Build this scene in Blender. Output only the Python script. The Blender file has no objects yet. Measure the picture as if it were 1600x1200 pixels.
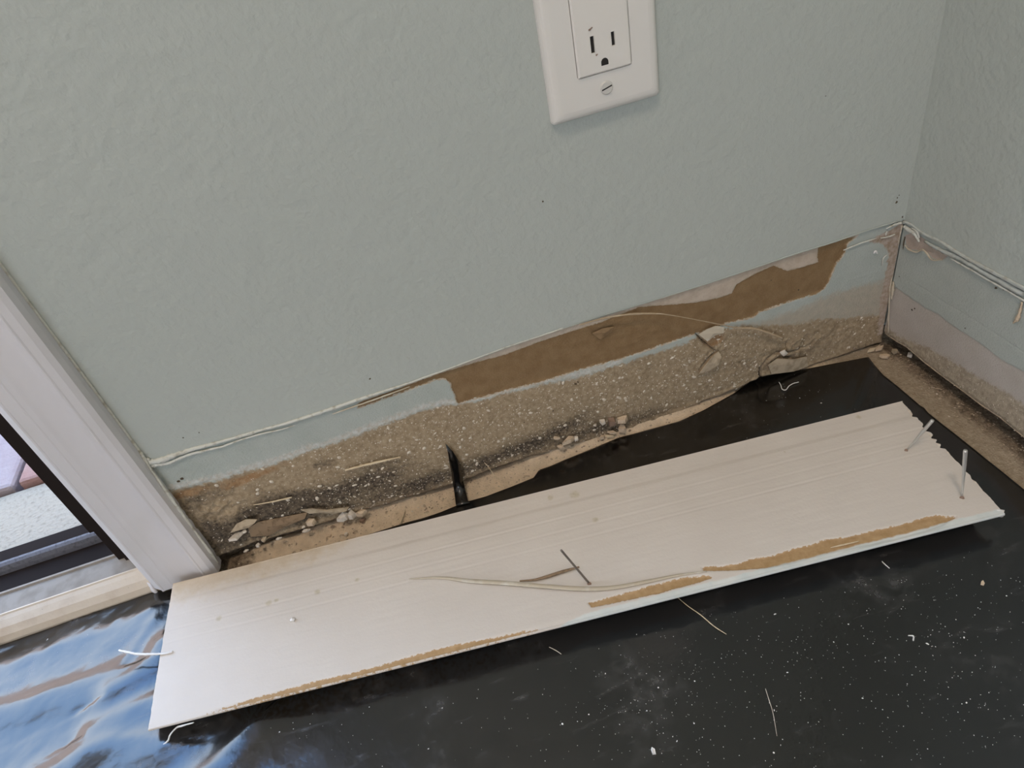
import bpy, math, random
import numpy as np
from mathutils import Vector, Euler
random.seed(7); RNG = np.random.default_rng(11)
SC = bpy.context.scene
COL = SC.collection

# ------------------------------------------------------------------ camera
CAM_LOC = Vector((-.3845, -.4106, .4270)); CAM_ROT = Euler((.8718, .1821, -.2831), 'XYZ'); FPX = 1099.1
cd = bpy.data.cameras.new('camera'); cam = bpy.data.objects.new('camera', cd); COL.objects.link(cam)
cam.location = CAM_LOC; cam.rotation_euler = CAM_ROT
cd.sensor_width = 36; cd.lens = FPX / 1600 * 36; cd.clip_start = .01
SC.camera = cam
# ------------------------------------------------------------------ exposure
vs = SC.view_settings
vs.view_transform = 'Standard'; vs.look = 'None'; vs.gamma = 1; vs.use_curve_mapping = False
vs.exposure = 1.12
# ------------------------------------------------------------------ sky
SKY = 2.6
w = bpy.data.worlds.new('sky'); SC.world = w; w.use_nodes = True
nt = w.node_tree; nt.nodes.clear()
def nn(t, ty, **k):
    n = t.nodes.new(ty)
    for a, b in k.items(): setattr(n, a, b)
    return n
tc = nn(nt, 'ShaderNodeTexCoord'); sx = nn(nt, 'ShaderNodeSeparateXYZ'); rp = nn(nt, 'ShaderNodeValToRGB')
nt.links.new(tc.outputs['Generated'], sx.inputs[0]); nt.links.new(sx.outputs['Z'], rp.inputs[0])
e = rp.color_ramp.elements
e[0].position = 0; e[0].color = (.86, .91, .98, 1); e[1].position = 1; e[1].color = (.22, .46, 1.0, 1)
for ps, c in ((.30, (.76, .86, 1.0, 1)), (.58, (.60, .76, 1.0, 1)), (.80, (.38, .61, 1.0, 1))):
    q = e.new(ps); q.color = c
bg = nn(nt, 'ShaderNodeBackground'); ow = nn(nt, 'ShaderNodeOutputWorld')
nt.links.new(rp.outputs[0], bg.inputs[0]); bg.inputs[1].default_value = SKY; nt.links.new(bg.outputs[0], ow.inputs[0])
# ------------------------------------------------------------------ sun (over the roof, behind the house front; the patio by the door lies in shade)
sl = bpy.data.lights.new('sun', 'SUN'); sl.energy = 15; sl.angle = math.radians(.6); sl.color = (1, .93, .84)
so = bpy.data.objects.new('sun', sl); COL.objects.link(so)
so.rotation_euler = Vector((-.75, .36, -.75)).to_track_quat('-Z', 'Y').to_euler(); so.location = (1, -3, 5)
# daylight portals in the door opening and the added rear window
def portal(loc, rot, sxx, syy):
    l = bpy.data.lights.new('daylight_portal', 'AREA'); l.shape = 'RECTANGLE'; l.size = sxx; l.size_y = syy
    l.cycles.is_portal = True
    o = bpy.data.objects.new('daylight_portal', l); COL.objects.link(o); o.location = loc; o.rotation_euler = rot
DOOR_L, DOOR_R, DOOR_H = -2.45, -.643, 2.05
WIN = (-2.75, -1.30, .35, 2.05)      # x0 x1 z0 z1 of the opening added in the rear wall for light
ROOM_L, ROOM_B, CEIL = -3.2, -2.9, 2.44
portal(((DOOR_L + DOOR_R) / 2, .13, DOOR_H / 2), (math.radians(-90), 0, 0), DOOR_R - DOOR_L, DOOR_H)
portal(((WIN[0] + WIN[1]) / 2, ROOM_B - .13, (WIN[2] + WIN[3]) / 2), (math.radians(90), 0, 0), WIN[1] - WIN[0], WIN[3] - WIN[2])

# ================================================================== helpers
RM = np.array(CAM_ROT.to_matrix()); CL = np.array(CAM_LOC)
def ray(u):
    d = RM @ np.array([(u[0] - 800) / FPX, -(u[1] - 600) / FPX, -1.0]); return d / np.linalg.norm(d)
def on(u, ax, val):                                   # the point of a real plane (axis = value) that the photo shows at u
    d = ray(u); return CL + d * ((val - CL[ax]) / d[ax])
def onY(u, y=0.): return on(u, 1, y)
def onX(u, x=0.): return on(u, 0, x)
def onZ(u, z=0.): return on(u, 2, z)
def above(base, u):                                   # point on the sight line of u nearest to the vertical over base
    d = ray(u); b = np.array(base); n = np.array([0, 0, 1.])
    w0 = CL - b; a, bb, c = d @ d, d @ n, n @ n; dd, ee = d @ w0, n @ w0
    t = (bb * ee - c * dd) / (a * c - bb * bb); return CL + d * t

def mesh(name, V, F, mat=None, parent=None, smooth=False, kind=None):
    m = bpy.data.meshes.new(name); m.from_pydata([tuple(map(float, v)) for v in V], [], [tuple(int(i) for i in f) for f in F]); m.update()
    if smooth: m.polygons.foreach_set('use_smooth', [True] * len(m.polygons))
    for x in (mat if isinstance(mat, (list, tuple)) else [mat]):
        if x: m.materials.append(x)
    o = bpy.data.objects.new(name, m); COL.objects.link(o)
    if parent: o.parent = parent
    if kind: o['kind'] = kind
    return o
def gridmesh(name, P, mat, parent=None, smooth=True, kind=None, flip=False):   # P (n,m,3)
    n, m_ = P.shape[:2]
    i = np.arange(n * m_).reshape(n, m_)
    q = np.stack([i[:-1, :-1], i[1:, :-1], i[1:, 1:], i[:-1, 1:]], -1).reshape(-1, 4)
    if flip: q = q[:, ::-1]
    me = bpy.data.meshes.new(name); nv = n * m_; nf = len(q)
    me.vertices.add(nv); me.vertices.foreach_set('co', P.reshape(-1).astype(np.float32))
    me.loops.add(nf * 4); me.loops.foreach_set('vertex_index', q.reshape(-1).astype(np.int32))
    me.polygons.add(nf); me.polygons.foreach_set('loop_start', (np.arange(nf) * 4).astype(np.int32))
    try: me.polygons.foreach_set('loop_total', np.full(nf, 4, np.int32))
    except Exception: pass
    me.update(calc_edges=True)
    if smooth: me.polygons.foreach_set('use_smooth', np.ones(nf, bool))
    for x in (mat if isinstance(mat, (list, tuple)) else [mat]): me.materials.append(x)
    o = bpy.data.objects.new(name, me); COL.objects.link(o)
    if parent: o.parent = parent
    if kind: o['kind'] = kind
    return o
def attr(o, name, vals):
    a = o.data.attributes.new(name, 'FLOAT', 'POINT'); a.data.foreach_set('value', np.asarray(vals, np.float32).reshape(-1))
def tag(o, label, cat, group=None):
    o['label'] = label; o['category'] = cat
    if group: o['group'] = group
    return o
def struct(o): o['kind'] = 'structure'; return o
def empty(name, loc=(0, 0, 0)):
    o = bpy.data.objects.new(name, None); COL.objects.link(o); o.location = loc; o.empty_display_size = .01; return o
def child(o, root):                                   # parent keeping the world placement
    o.parent = root; o.matrix_parent_inverse = root.matrix_basis.inverted(); return o
def boxVF(x0, x1, y0, y1, z0, z1):
    V = [(x, y, z) for z in (z0, z1) for y in (y0, y1) for x in (x0, x1)]
    return V, [(0, 2, 3, 1), (4, 5, 7, 6), (0, 1, 5, 4), (2, 6, 7, 3), (0, 4, 6, 2), (1, 3, 7, 5)]
def boxes(name, bs, mat, parent=None):
    V, F = [], []
    for b in bs:
        v, f = boxVF(*b); k = len(V); V += v; F += [tuple(i + k for i in q) for q in f]
    return mesh(name, V, F, mat, parent)
def bevel(o, wd, seg=2):
    m = o.modifiers.new('bevel', 'BEVEL'); m.width = wd; m.segments = seg; m.limit_method = 'ANGLE'; return o
def spline(P, n=6):                                   # Catmull-Rom
    P = np.array(P, float); Q = np.vstack([2 * P[0] - P[1], P, 2 * P[-1] - P[-2]]); out = []
    for i in range(1, len(Q) - 2):
        for t in np.linspace(0, 1, n, endpoint=False):
            a, b, c, d = Q[i - 1:i + 3]
            out.append(.5 * (2 * b + (c - a) * t + (2 * a - 5 * b + 4 * c - d) * t * t + (3 * b - a - 3 * c + d) * t ** 3))
    out.append(P[-1]); return np.array(out)
def tubeVF(P, rad, sides=7, flat=None, jit=0.):       # rad number or list; flat = (axis vector, factor) squashes the section
    P = np.array(P, float); n = len(P); r = np.interp(np.linspace(0, 1, n), np.linspace(0, 1, len(rad)), rad) if hasattr(rad, '__len__') else np.full(n, rad)
    T = np.gradient(P, axis=0); T /= np.linalg.norm(T, axis=1)[:, None] + 1e-12
    V, F = [], []
    up = np.array(flat[0], float) if flat else np.array([0, 0, 1.]) if abs(T[0][2]) < .9 else np.array([0, 1., 0])
    for i in range(n):
        s = np.cross(T[i], up); s /= np.linalg.norm(s) + 1e-12; u = np.cross(s, T[i])
        for k in range(sides):
            a = 2 * math.pi * k / sides; j = 1 + jit * RNG.uniform(-1, 1)
            V.append(P[i] + r[i] * j * (s * math.cos(a) + u * math.sin(a) * (flat[1] if flat else 1)))
    for i in range(n - 1):
        for k in range(sides):
            a, b = i * sides + k, i * sides + (k + 1) % sides
            F.append((a, b, b + sides, a + sides))
    F.append(tuple(range(sides))[::-1]); F.append(tuple((n - 1) * sides + k for k in range(sides)))
    return V, F
def tube(name, P, rad, mat, parent=None, sides=7, flat=None, jit=0., n=6):
    V, F = tubeVF(spline(P, n) if len(P) > 2 else P, rad, sides, flat, jit); return mesh(name, V, F, mat, parent, True)
def sd_poly(X, Z, poly):                              # signed distance, negative inside
    poly = np.asarray(poly, float); d = np.full(X.shape, 1e9); ins = np.zeros(X.shape, bool); n = len(poly)
    for i in range(n):
        a, b = poly[i], poly[(i + 1) % n]; e = b - a
        t = np.clip(((X - a[0]) * e[0] + (Z - a[1]) * e[1]) / (e @ e + 1e-15), 0, 1)
        d = np.minimum(d, np.hypot(X - a[0] - t * e[0], Z - a[1] - t * e[1]))
        c = ((a[1] > Z) != (b[1] > Z)) & (X < (b[0] - a[0]) * (Z - a[1]) / (b[1] - a[1] + 1e-15) + a[0]); ins ^= c
    return np.where(ins, -d, d)
def d_line(X, Z, P):
    d = np.full(X.shape, 1e9)
    for a, b in zip(P[:-1], P[1:]):
        a, b = np.array(a), np.array(b); e = b - a
        t = np.clip(((X - a[0]) * e[0] + (Z - a[1]) * e[1]) / (e @ e + 1e-15), 0, 1)
        d = np.minimum(d, np.hypot(X - a[0] - t * e[0], Z - a[1] - t * e[1]))
    return d
TAB = RNG.uniform(-1, 1, (256, 256))
def vnoise(X, Z, scale, oct=3):
    out = np.zeros(X.shape); amp = 1.; tot = 0
    for o in range(oct):
        x, z = X * scale + 17.3 * o, Z * scale + 5.7 * o
        xi, zi = np.floor(x).astype(int), np.floor(z).astype(int); fx, fz = x - xi, z - zi
        fx = fx * fx * (3 - 2 * fx); fz = fz * fz * (3 - 2 * fz)
        g = lambda i, j: TAB[i % 256, j % 256]
        out += amp * ((g(xi, zi) * (1 - fx) + g(xi + 1, zi) * fx) * (1 - fz) + (g(xi, zi + 1) * (1 - fx) + g(xi + 1, zi + 1) * fx) * fz)
        tot += amp; amp *= .5; scale *= 2.03
    return out / tot
def sstep(a, b, x):
    t = np.clip((x - a) / (b - a), 0, 1); return t * t * (3 - 2 * t)

# ------------------------------------------------------------------ materials
def M(name, col, rough=.6, spec=.5, noise=None, bump=None, metal=0., ior=None):
    """noise = [(scale, colour, lo, hi), ...] mixes; bump = [(scale, distance), ...]"""
    m = bpy.data.materials.new(name); m.use_nodes = True; t = m.node_tree; b = t.nodes['Principled BSDF']
    b.inputs['Roughness'].default_value = rough; b.inputs['Metallic'].default_value = metal
    b.inputs['Specular IOR Level'].default_value = spec
    if ior: b.inputs['IOR'].default_value = ior
    c = t.nodes.new('ShaderNodeTexCoord'); col_out = None
    for (s, k, lo, hi) in (noise or []):
        n = nn(t, 'ShaderNodeTexNoise'); n.inputs['Scale'].default_value = s; n.inputs['Detail'].default_value = 5
        t.links.new(c.outputs['Object'], n.inputs['Vector'])
        r = nn(t, 'ShaderNodeMapRange'); r.inputs[1].default_value = lo; r.inputs[2].default_value = hi
        t.links.new(n.outputs['Fac'], r.inputs[0])
        x = nn(t, 'ShaderNodeMix', data_type='RGBA'); t.links.new(r.outputs[0], x.inputs[0])
        if col_out: t.links.new(col_out, x.inputs[6])
        else: x.inputs[6].default_value = (*col, 1)
        x.inputs[7].default_value = (*k, 1); col_out = x.outputs[2]
    if col_out: t.links.new(col_out, b.inputs['Base Color'])
    else: b.inputs['Base Color'].default_value = (*col, 1)
    prev = None
    for (s, dist) in (bump or []):
        n = nn(t, 'ShaderNodeTexNoise'); n.inputs['Scale'].default_value = s; n.inputs['Detail'].default_value = 3
        t.links.new(c.outputs['Object'], n.inputs['Vector'])
        bu = nn(t, 'ShaderNodeBump'); bu.inputs['Distance'].default_value = dist; bu.inputs['Strength'].default_value = 1
        t.links.new(n.outputs['Fac'], bu.inputs['Height'])
        if prev: t.links.new(prev, bu.inputs['Normal'])
        prev = bu.outputs[0]
    if prev: t.links.new(prev, b.inputs['Normal'])
    return m
def layered(name, base, layers, rough=.8, bump=(900, .0003)):
    """layers = [(attribute, colour_a, colour_b, edge_noise_scale, edge_noise_amount, softness, mottling scale)] : attribute < 0 is inside"""
    m = bpy.data.materials.new(name); m.use_nodes = True; t = m.node_tree; b = t.nodes['Principled BSDF']
    b.inputs['Roughness'].default_value = rough; b.inputs['Specular IOR Level'].default_value = .25
    c = t.nodes.new('ShaderNodeTexCoord')
    def noise(s, det=4):
        n = nn(t, 'ShaderNodeTexNoise'); n.inputs['Scale'].default_value = s; n.inputs['Detail'].default_value = det; n.inputs['Roughness'].default_value = .62
        t.links.new(c.outputs['Object'], n.inputs['Vector']); return n.outputs['Fac']
    def mottle(ca, cb, s):
        r = nn(t, 'ShaderNodeMapRange'); r.inputs[1].default_value = .36; r.inputs[2].default_value = .64; t.links.new(noise(s, 6), r.inputs[0])
        x = nn(t, 'ShaderNodeMix', data_type='RGBA'); x.inputs[6].default_value = (*ca, 1); x.inputs[7].default_value = (*cb, 1)
        t.links.new(r.outputs[0], x.inputs[0]); return x.outputs[2]
    cur = mottle(*base)
    for (an, ca, cb, es, ea, soft, ms) in layers:
        a = nn(t, 'ShaderNodeAttribute', attribute_name=an)
        n = nn(t, 'ShaderNodeMath', operation='MULTIPLY_ADD'); t.links.new(noise(es), n.inputs[0]); n.inputs[1].default_value = 2 * ea; n.inputs[2].default_value = -ea
        s = nn(t, 'ShaderNodeMath', operation='ADD'); t.links.new(a.outputs['Fac'], s.inputs[0]); t.links.new(n.outputs[0], s.inputs[1])
        r = nn(t, 'ShaderNodeMapRange', interpolation_type='SMOOTHSTEP'); r.inputs[1].default_value = soft; r.inputs[2].default_value = -soft; t.links.new(s.outputs[0], r.inputs[0])
        x = nn(t, 'ShaderNodeMix', data_type='RGBA'); t.links.new(r.outputs[0], x.inputs[0]); t.links.new(cur, x.inputs[6]); t.links.new(mottle(ca, cb, ms), x.inputs[7])
        cur = x.outputs[2]
    t.links.new(cur, b.inputs['Base Color'])
    bu = nn(t, 'ShaderNodeBump'); bu.inputs['Distance'].default_value = bump[1]; t.links.new(noise(bump[0], 4), bu.inputs['Height']); t.links.new(bu.outputs[0], b.inputs['Normal'])
    return m

PAINT = (.495, .53, .495)
m_wall = M('painted_drywall', PAINT, .55, .3, bump=[(230, .0006), (95, .0008)])
m_white_room = M('warm_white_room_paint', (.72, .69, .65), .8)
m_trim = M('white_trim_paint', (.74, .72, .735), .42, .5, noise=[(25, (.70, .68, .68), .5, .75)])
m_caulk = M('old_caulk', (.70, .70, .64), .5, .4, noise=[(220, (.45, .42, .34), .52, .72)], bump=[(600, .0006)])
m_caulk_p = M('paint_coated_caulk', (.52, .545, .515), .5, .4, noise=[(220, (.42, .41, .36), .5, .7)], bump=[(600, .0006)])
m_caulk_gap = M('dirty_gap', (.10, .075, .05), .9, .2)
m_slab = M('dusty_concrete', (.42, .34, .25), .95, .15, noise=[(35, (.35, .28, .20), .45, .7), (420, (.52, .43, .32), .56, .66)], bump=[(500, .0012), (90, .001)])
m_paver_pink = M('mauve_paver', (.30, .235, .24), .9, noise=[(30, (.35, .29, .29), .4, .65)], bump=[(220, .001)])
m_paver_red = M('red_paver', (.30, .155, .13), .9, noise=[(30, (.34, .22, .19), .4, .65)], bump=[(220, .001)])
m_step = M('cream_concrete', (.37, .32, .25), .95, noise=[(260, (.28, .24, .185), .52, .7)], bump=[(260, .0012)])
m_ground = M('grey_gravel', (.27, .28, .29), .95, noise=[(40, (.2, .2, .2), .4, .6)])
m_bronze = M('dark_bronze_metal', (.024, .018, .016), .85, .08)
m_alu = M('aluminium_track', (.15, .15, .17), .65, .4, noise=[(400, (.09, .09, .1), .5, .7)])
m_sillgrey = M('worn_grey_track', (.31, .275, .235), .75, .2, noise=[(90, (.24, .21, .175), .45, .7)])
m_sill = M('cream_wood_nosing', (.66, .57, .46), .65, .3, noise=[(50, (.55, .45, .35), .5, .75), (600, (.35, .3, .25), .72, .76)], bump=[(200, .0003)])
m_plate = M('white_plastic_plate', (.80, .775, .73), .3, .5)
m_device = M('white_plastic_receptacle', (.82, .79, .74), .3, .5)
m_hole = M('dark_slot', (.02, .017, .015), .8)
m_screw = M('painted_screw', (.66, .64, .60), .35, .5)
m_nail = M('galvanised_nail', (.62, .61, .58), .38, .5, metal=.55)
m_nail_dark = M('rusty_nail', (.25, .22, .19), .5, .5, metal=.5)
m_straw = M('pale_wood_splinter', (.74, .62, .44), .8, noise=[(300, (.58, .44, .28), .5, .7)])
m_strand = M('tan_strand', (.46, .355, .235), .8, noise=[(200, (.56, .46, .33), .5, .7)])
m_brownstrip = M('brown_fibre', (.30, .21, .13), .85, noise=[(300, (.18, .12, .07), .5, .7)])
m_tanstrip = M('tan_paint_peel', (.56, .49, .38), .6, noise=[(120, (.68, .64, .56), .5, .7)])
m_white_bit = M('white_paint_bit', (.86, .85, .84), .6)
m_chip_w = M('white_plaster_chip', (.78, .71, .62), .9, noise=[(300, (.56, .47, .37), .5, .7)], bump=[(500, .0006)])
m_chip_t = M('tan_plaster_chip', (.70, .56, .41), .9, noise=[(300, (.48, .36, .25), .5, .7)], bump=[(500, .0006)])
m_chip_b = M('brown_chip', (.28, .19, .14), .9, noise=[(300, (.2, .13, .1), .5, .7)], bump=[(500, .0006)])
m_speck = M('pale_plaster_speck', (.76, .69, .58), .95, noise=[(150, (.60, .52, .41), .45, .65)])
m_crumb = M('tan_crumb', (.50, .40, .29), .95, noise=[(160, (.30, .22, .16), .45, .6), (90, (.68, .6, .5), .6, .66)])
m_paper = M('grey_brown_paper', (.50, .41, .295), .9, noise=[(200, (.36, .285, .195), .45, .65)])
m_kraft = M('brown_kraft_paper', (.29, .19, .10), .9, noise=[(200, (.24, .155, .08), .45, .65)])

# ================================================================== room shell
zc_px = [(236, 724), (270, 712), (345, 692), (420, 671), (462, 659), (560, 626), (640, 599), (700, 577), (800, 540), (880, 513.5), (960, 488), (1040, 464), (1115, 440), (1240, 398), (1325, 371), (1411, 344)]
_zc = np.array([onY(u)[[0, 2]] for u in zc_px])
def zc(x): return np.interp(x, _zc[:, 0], _zc[:, 1])
_yc = np.array([onX(u)[[1, 2]] for u in [(1600, 449), (1500, 394), (1440, 361), (1412, 345)]])
def yc(y): return np.interp(y, _yc[:, 0], _yc[:, 1])

# back wall: painted sheet above the old baseboard line, header over the door, far pier
xs = np.unique(np.concatenate([np.linspace(DOOR_R, 0, 130)]))
V, F = [], []
for x in xs:
    z = zc(x) + .0005 * math.sin(x * 900) * .4
    V += [(x, .0040, z), (x, 0, z), (x, 0, CEIL)]
for i in range(len(xs) - 1):
    a = 3 * i; F += [(a + 1, a + 4, a + 5, a + 2), (a, a + 3, a + 4, a + 1)]
def addbox(V, F, b):
    v, f = boxVF(*b); k = len(V); V += v; F += [tuple(i + k for i in q) for q in f]
addbox(V, F, (DOOR_R - .0, 4.0, .020, .14, .0, CEIL))                 # framing behind the drywall, run on past the corner to block the sun
addbox(V, F, (DOOR_L, DOOR_R, 0, .14, DOOR_H, CEIL)); addbox(V, F, (ROOM_L - .14, DOOR_L, 0, .14, 0, CEIL))
wall_back = struct(mesh('wall_back', V, F, m_wall))
# right wall
V, F = [], []
ys = np.concatenate([[ROOM_B], np.linspace(-.6, 0, 120)])
for y in ys:
    z = yc(y); V += [(.0040, y, z), (0, y, z), (0, y, CEIL)]
for i in range(len(ys) - 1):
    a = 3 * i; F += [(a + 4, a + 1, a + 2, a + 5), (a + 3, a, a + 1, a + 4)]
addbox(V, F, (.022, .14, ROOM_B, .0, 0, CEIL))
wall_right = struct(mesh('wall_right', V, F, m_wall))
struct(boxes('wall_left', [(ROOM_L - .14, ROOM_L, ROOM_B, 0, 0, CEIL)], m_white_room))
yb0, yb1 = ROOM_B - .14, ROOM_B
struct(boxes('wall_rear', [(ROOM_L - .14, .14, yb0, yb1, 0, WIN[2]), (ROOM_L - .14, .14, yb0, yb1, WIN[3], CEIL), (ROOM_L - .14, WIN[0], yb0, yb1, WIN[2], WIN[3]), (WIN[1], .14, yb0, yb1, WIN[2], WIN[3])], m_white_room))
struct(boxes('ceiling', [(ROOM_L - .5, 4.0, ROOM_B - 1.2, .45, CEIL, CEIL + .2)], m_white_room))  # slab carried beyond the room as added eaves that block the sun
yf0, yf1 = ROOM_B - .10, ROOM_B - .04
struct(boxes('added_window_1', [(WIN[0], WIN[1], yf0, yf1, WIN[2], WIN[2] + .05), (WIN[0], WIN[1], yf0, yf1, WIN[3] - .05, WIN[3]), (WIN[0], WIN[0] + .05, yf0, yf1, WIN[2], WIN[3]), (WIN[1] - .05, WIN[1], yf0, yf1, WIN[2], WIN[3]), (-2.05, -1.99, yf0, yf1, WIN[2], WIN[3])], m_trim))  # frame of an unseen window, added as a light source

# floor: the slab, finely dented where it shows along the walls
gx = np.linspace(-.66, .03, 420); gy = np.linspace(-.32, .024, 210)
X, Y = np.meshgrid(gx, gy, indexing='ij')
Z = .0007 * vnoise(X, Y, 160, 3) + .0010 * vnoise(X, Y, 35, 2)
Z -= .0012
MOUND = .0085 * np.exp(-((Y - .006) / .0075) ** 2) * (.75 + .45 * vnoise(X, Y, 55, 3)) * sstep(-.02, -.06, X) * (1 - .75 * sstep(-.44, -.40, X) * sstep(-.30, -.36, X)) * (1 - .8 * sstep(-.20, -.17, X))
Z += MOUND + .0012 * vnoise(X, Y, 230, 3) * sstep(.0006, .004, MOUND)
edge = np.minimum(np.minimum(X + .66, .03 - X), Y + .32); Z *= sstep(0, .01, edge)
Z = np.where(edge <= 1e-9, 0, Z) - .0003
floor = struct(boxes('floor', [(ROOM_L, -.66, ROOM_B, 0, -.12, 0), (-.66, .14, ROOM_B, -.32, -.12, 0), (-.66, .14, -.32, .024, -.12, -.006)], m_slab))
SLABZ = Z.copy()
m_slab_dirty = layered('dirty_slab_edge', ((.80, .645, .475), (.66, .53, .385), 120), [
    ('s_far', (.33, .265, .19), (.45, .37, .275), 260, .012, .014, 330),
    ('s_dirt', (.10, .075, .055), (.26, .20, .14), 240, .010, .007, 300),
    ('s_grit', (.90, .80, .66), (.60, .48, .35), 900, .5, .05, 500)], .95, (600, .0012))
slab = gridmesh('slab_surface', np.stack([X, Y, Z], -1), m_slab_dirty, floor)
attr(slab, 's_far', -.055 - X); attr(slab, 's_grit', np.full(X.shape, .17))
attr(slab, 's_dirt', np.minimum(np.minimum(-.003 - X + .004 * vnoise(X, Y, 60, 3), .010 - Y + .03 * sstep(-.40, -.46, -X * -1) ), np.hypot((X + .585) / 1.6, Y - .004) - .012))

# added fill lamp, out of view: round ceiling fixture with a lit disc
def disc(name, r0, r1, z0, z1, mat, n=32):
    V = [(math.cos(2 * math.pi * i / n) * r, math.sin(2 * math.pi * i / n) * r, z) for r, z in ((r0, z0), (r1, z1)) for i in range(n)]
    return mesh(name, V, [(i, (i + 1) % n, n + (i + 1) % n, n + i) for i in range(n)] + [tuple(range(n)), tuple(range(n, 2 * n))[::-1]], mat)
FILL_LAMP = (-.75, -1.0, CEIL)
lamp = empty('ceiling_fill_lamp', FILL_LAMP); tag(lamp, 'added round white fill lamp on the unseen ceiling', 'lamp')
for nm, a in (('fill_lamp_body', (.24, .22, 0., -.035)), ('fill_lamp_diffuser', (.20, .19, -.035, -.045))):
    o = disc(nm, *a, m_trim); o.parent = lamp
ll = bpy.data.lights.new('fill_light', 'AREA'); ll.shape = 'DISK'; ll.size = .38; ll.energy = 7.6; ll.color = (1, .81, .63)
lo = bpy.data.objects.new('fill_light', ll); COL.objects.link(lo); lo.parent = lamp; lo.location = (0, 0, -.05)

# ================================================================== bared strip of the back wall
P2 = lambda L: [tuple(onY(u)[[0, 2]]) for u in L]
tear_top = [(560, 631), (600, 617), (640, 603), (685, 586), (740, 569), (790, 556), (840, 537), (880, 524), (940, 505), (1000, 481), (1045, 478), (1090, 474), (1125, 467), (1145, 460), (1152, 446), (1180, 430), (1210, 416), (1222, 421), (1232, 425), (1255, 419), (1280, 411), (1279, 400), (1280, 388), (1310, 377), (1337, 371)]
tear_bot = [(1324, 382), (1322, 392), (1318, 400), (1308, 412), (1302, 424), (1296, 440), (1288, 452), (1276, 460), (1258, 465), (1235, 472), (1210, 480), (1187, 488), (1180, 495), (1160, 500), (1137, 505), (1115, 513), (1090, 521), (1040, 538), (975, 560), (930, 572), (880, 586), (837, 600), (800, 608), (770, 617), (740, 624), (717, 631), (713, 625), (711, 617), (706, 608), (706, 601), (703, 597), (698, 594), (696, 592), (680, 594), (650, 606), (600, 624), (560, 638)]
TEAR = P2(tear_top + tear_bot)
PALE = P2([(625, 606), (700, 579), (800, 542), (880, 515), (1000, 478), (1115, 442), (1240, 400), (1345, 366), (1337, 374), (1310, 379), (1280, 390), (1280, 411), (1255, 420), (1232, 427), (1210, 418), (1180, 432), (1152, 448), (1145, 462), (1090, 476), (1000, 483), (880, 526), (790, 558), (685, 589), (640, 605)])
PINK = P2([(1390, 362), (1405, 352), (1412, 350), (1395, 440), (1389, 520), (1372, 524), (1376, 470), (1386, 420), (1389, 395), (1380, 382), (1360, 378), (1372, 368)])
stain_px = [(232, 775), (265, 767), (300, 760), (345, 750), (385, 738), (430, 724), (480, 706), (520, 694), (560, 679), (600, 664), (650, 646), (690, 634), (715, 632), (745, 628), (800, 612), (860, 600), (900, 592), (960, 572), (1040, 549), (1090, 528), (1130, 514), (1165, 509), (1200, 510), (1240, 507), (1280, 500), (1330, 497), (1395, 490)]
_st = np.array(P2(stain_px))
n1, n2 = 760, 156
xs = np.linspace(-.5985, .0, n1); X = np.repeat(xs[:, None], n2, 1)
top = zc(xs) + .003; t = np.linspace(0, 1, n2)[None]
BOT = P2([(335, 872), (400, 848), (470, 828), (560, 801), (640, 778), (720, 752), (800, 722), (870, 702), (950, 680), (1020, 660), (1090, 632), (1150, 608), (1190, 590), (1260, 575), (1330, 556), (1390, 536)])
_bt = np.array(BOT); zb = np.maximum(np.interp(xs, _bt[:, 0], _bt[:, 1]), .0005)
Z = -.001 + (top[:, None] + .001) * t
s_tear = sd_poly(X, Z, TEAR); s_pale = sd_poly(X, Z, PALE); s_pink = sd_poly(X, Z, PINK)
s_stain = Z - np.interp(X, _st[:, 0], _st[:, 1]) + .0016 * vnoise(X, Z, 90, 3)
_bg = np.array(P2([(1120, 530), (1150, 511), (1200, 500), (1240, 486), (1280, 470), (1310, 458), (1345, 447), (1395, 436)]))
s_beige = Z - np.interp(X, _bg[:, 0], _bg[:, 1], left=-1.) + .0016 * vnoise(X, Z, 90, 3)
def blob(cx, cy, rx, rz, rot=0.):
    p = onY((cx, cy)); dx, dz = X - p[0], Z - p[2]; c, s = math.cos(rot), math.sin(rot)
    return np.exp(-(((dx * c + dz * s) / rx) ** 2 + ((-dx * s + dz * c) / rz) ** 2))
mold_and_hole = 1.25 * blob(560, 762, .055, .011) + 1.0 * blob(440, 785, .05, .012) + .7 * blob(400, 815, .04, .012) + .6 * blob(300, 800, .012, .02) + .75 * blob(345, 845, .020, .018) + .8 * blob(500, 728, .010, .005) + .85 * blob(860, 676, .040, .009, .05) + .6 * blob(640, 758, .045, .010) + .65 * blob(335, 775, .022, .010) + .5 * blob(770, 718, .05, .009) + .4 * blob(990, 655, .05, .009) + .8 * blob(430, 815, .03, .007) + .5 * blob(1240, 560, .04, .006) + .35 * blob(1150, 580, .05, .012) + .6 * blob(1378, 505, .006, .012) + .5 * blob(1385, 545, .012, .006)
mold_and_hole = .8 * mold_and_hole + .42 * np.exp(-((Z - zb[:, None] - .007) / .010) ** 2) * sstep(-.16, -.24, X) + 1.1 * blob(1383, 512, .0035, .012) + .5 * blob(1350, 540, .03, .004)  # narrow corner blob paints the shade inside a hole, the rest is mold
mold_and_hole += .40 * vnoise(X, Z, 60, 4)
orange = .9 * blob(395, 745, .028, .004, .06) + .8 * blob(300, 770, .02, .004) + .8 * blob(1120, 530, .012, .007)
orange += .3 * vnoise(X, Z, 80, 3)
tearf = sstep(.0003, -.0004, s_tear); palef = sstep(.0004, -.0006, s_pale) * (1 - tearf); stf = sstep(.003, -.003, s_stain) * (1 - tearf)
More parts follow.
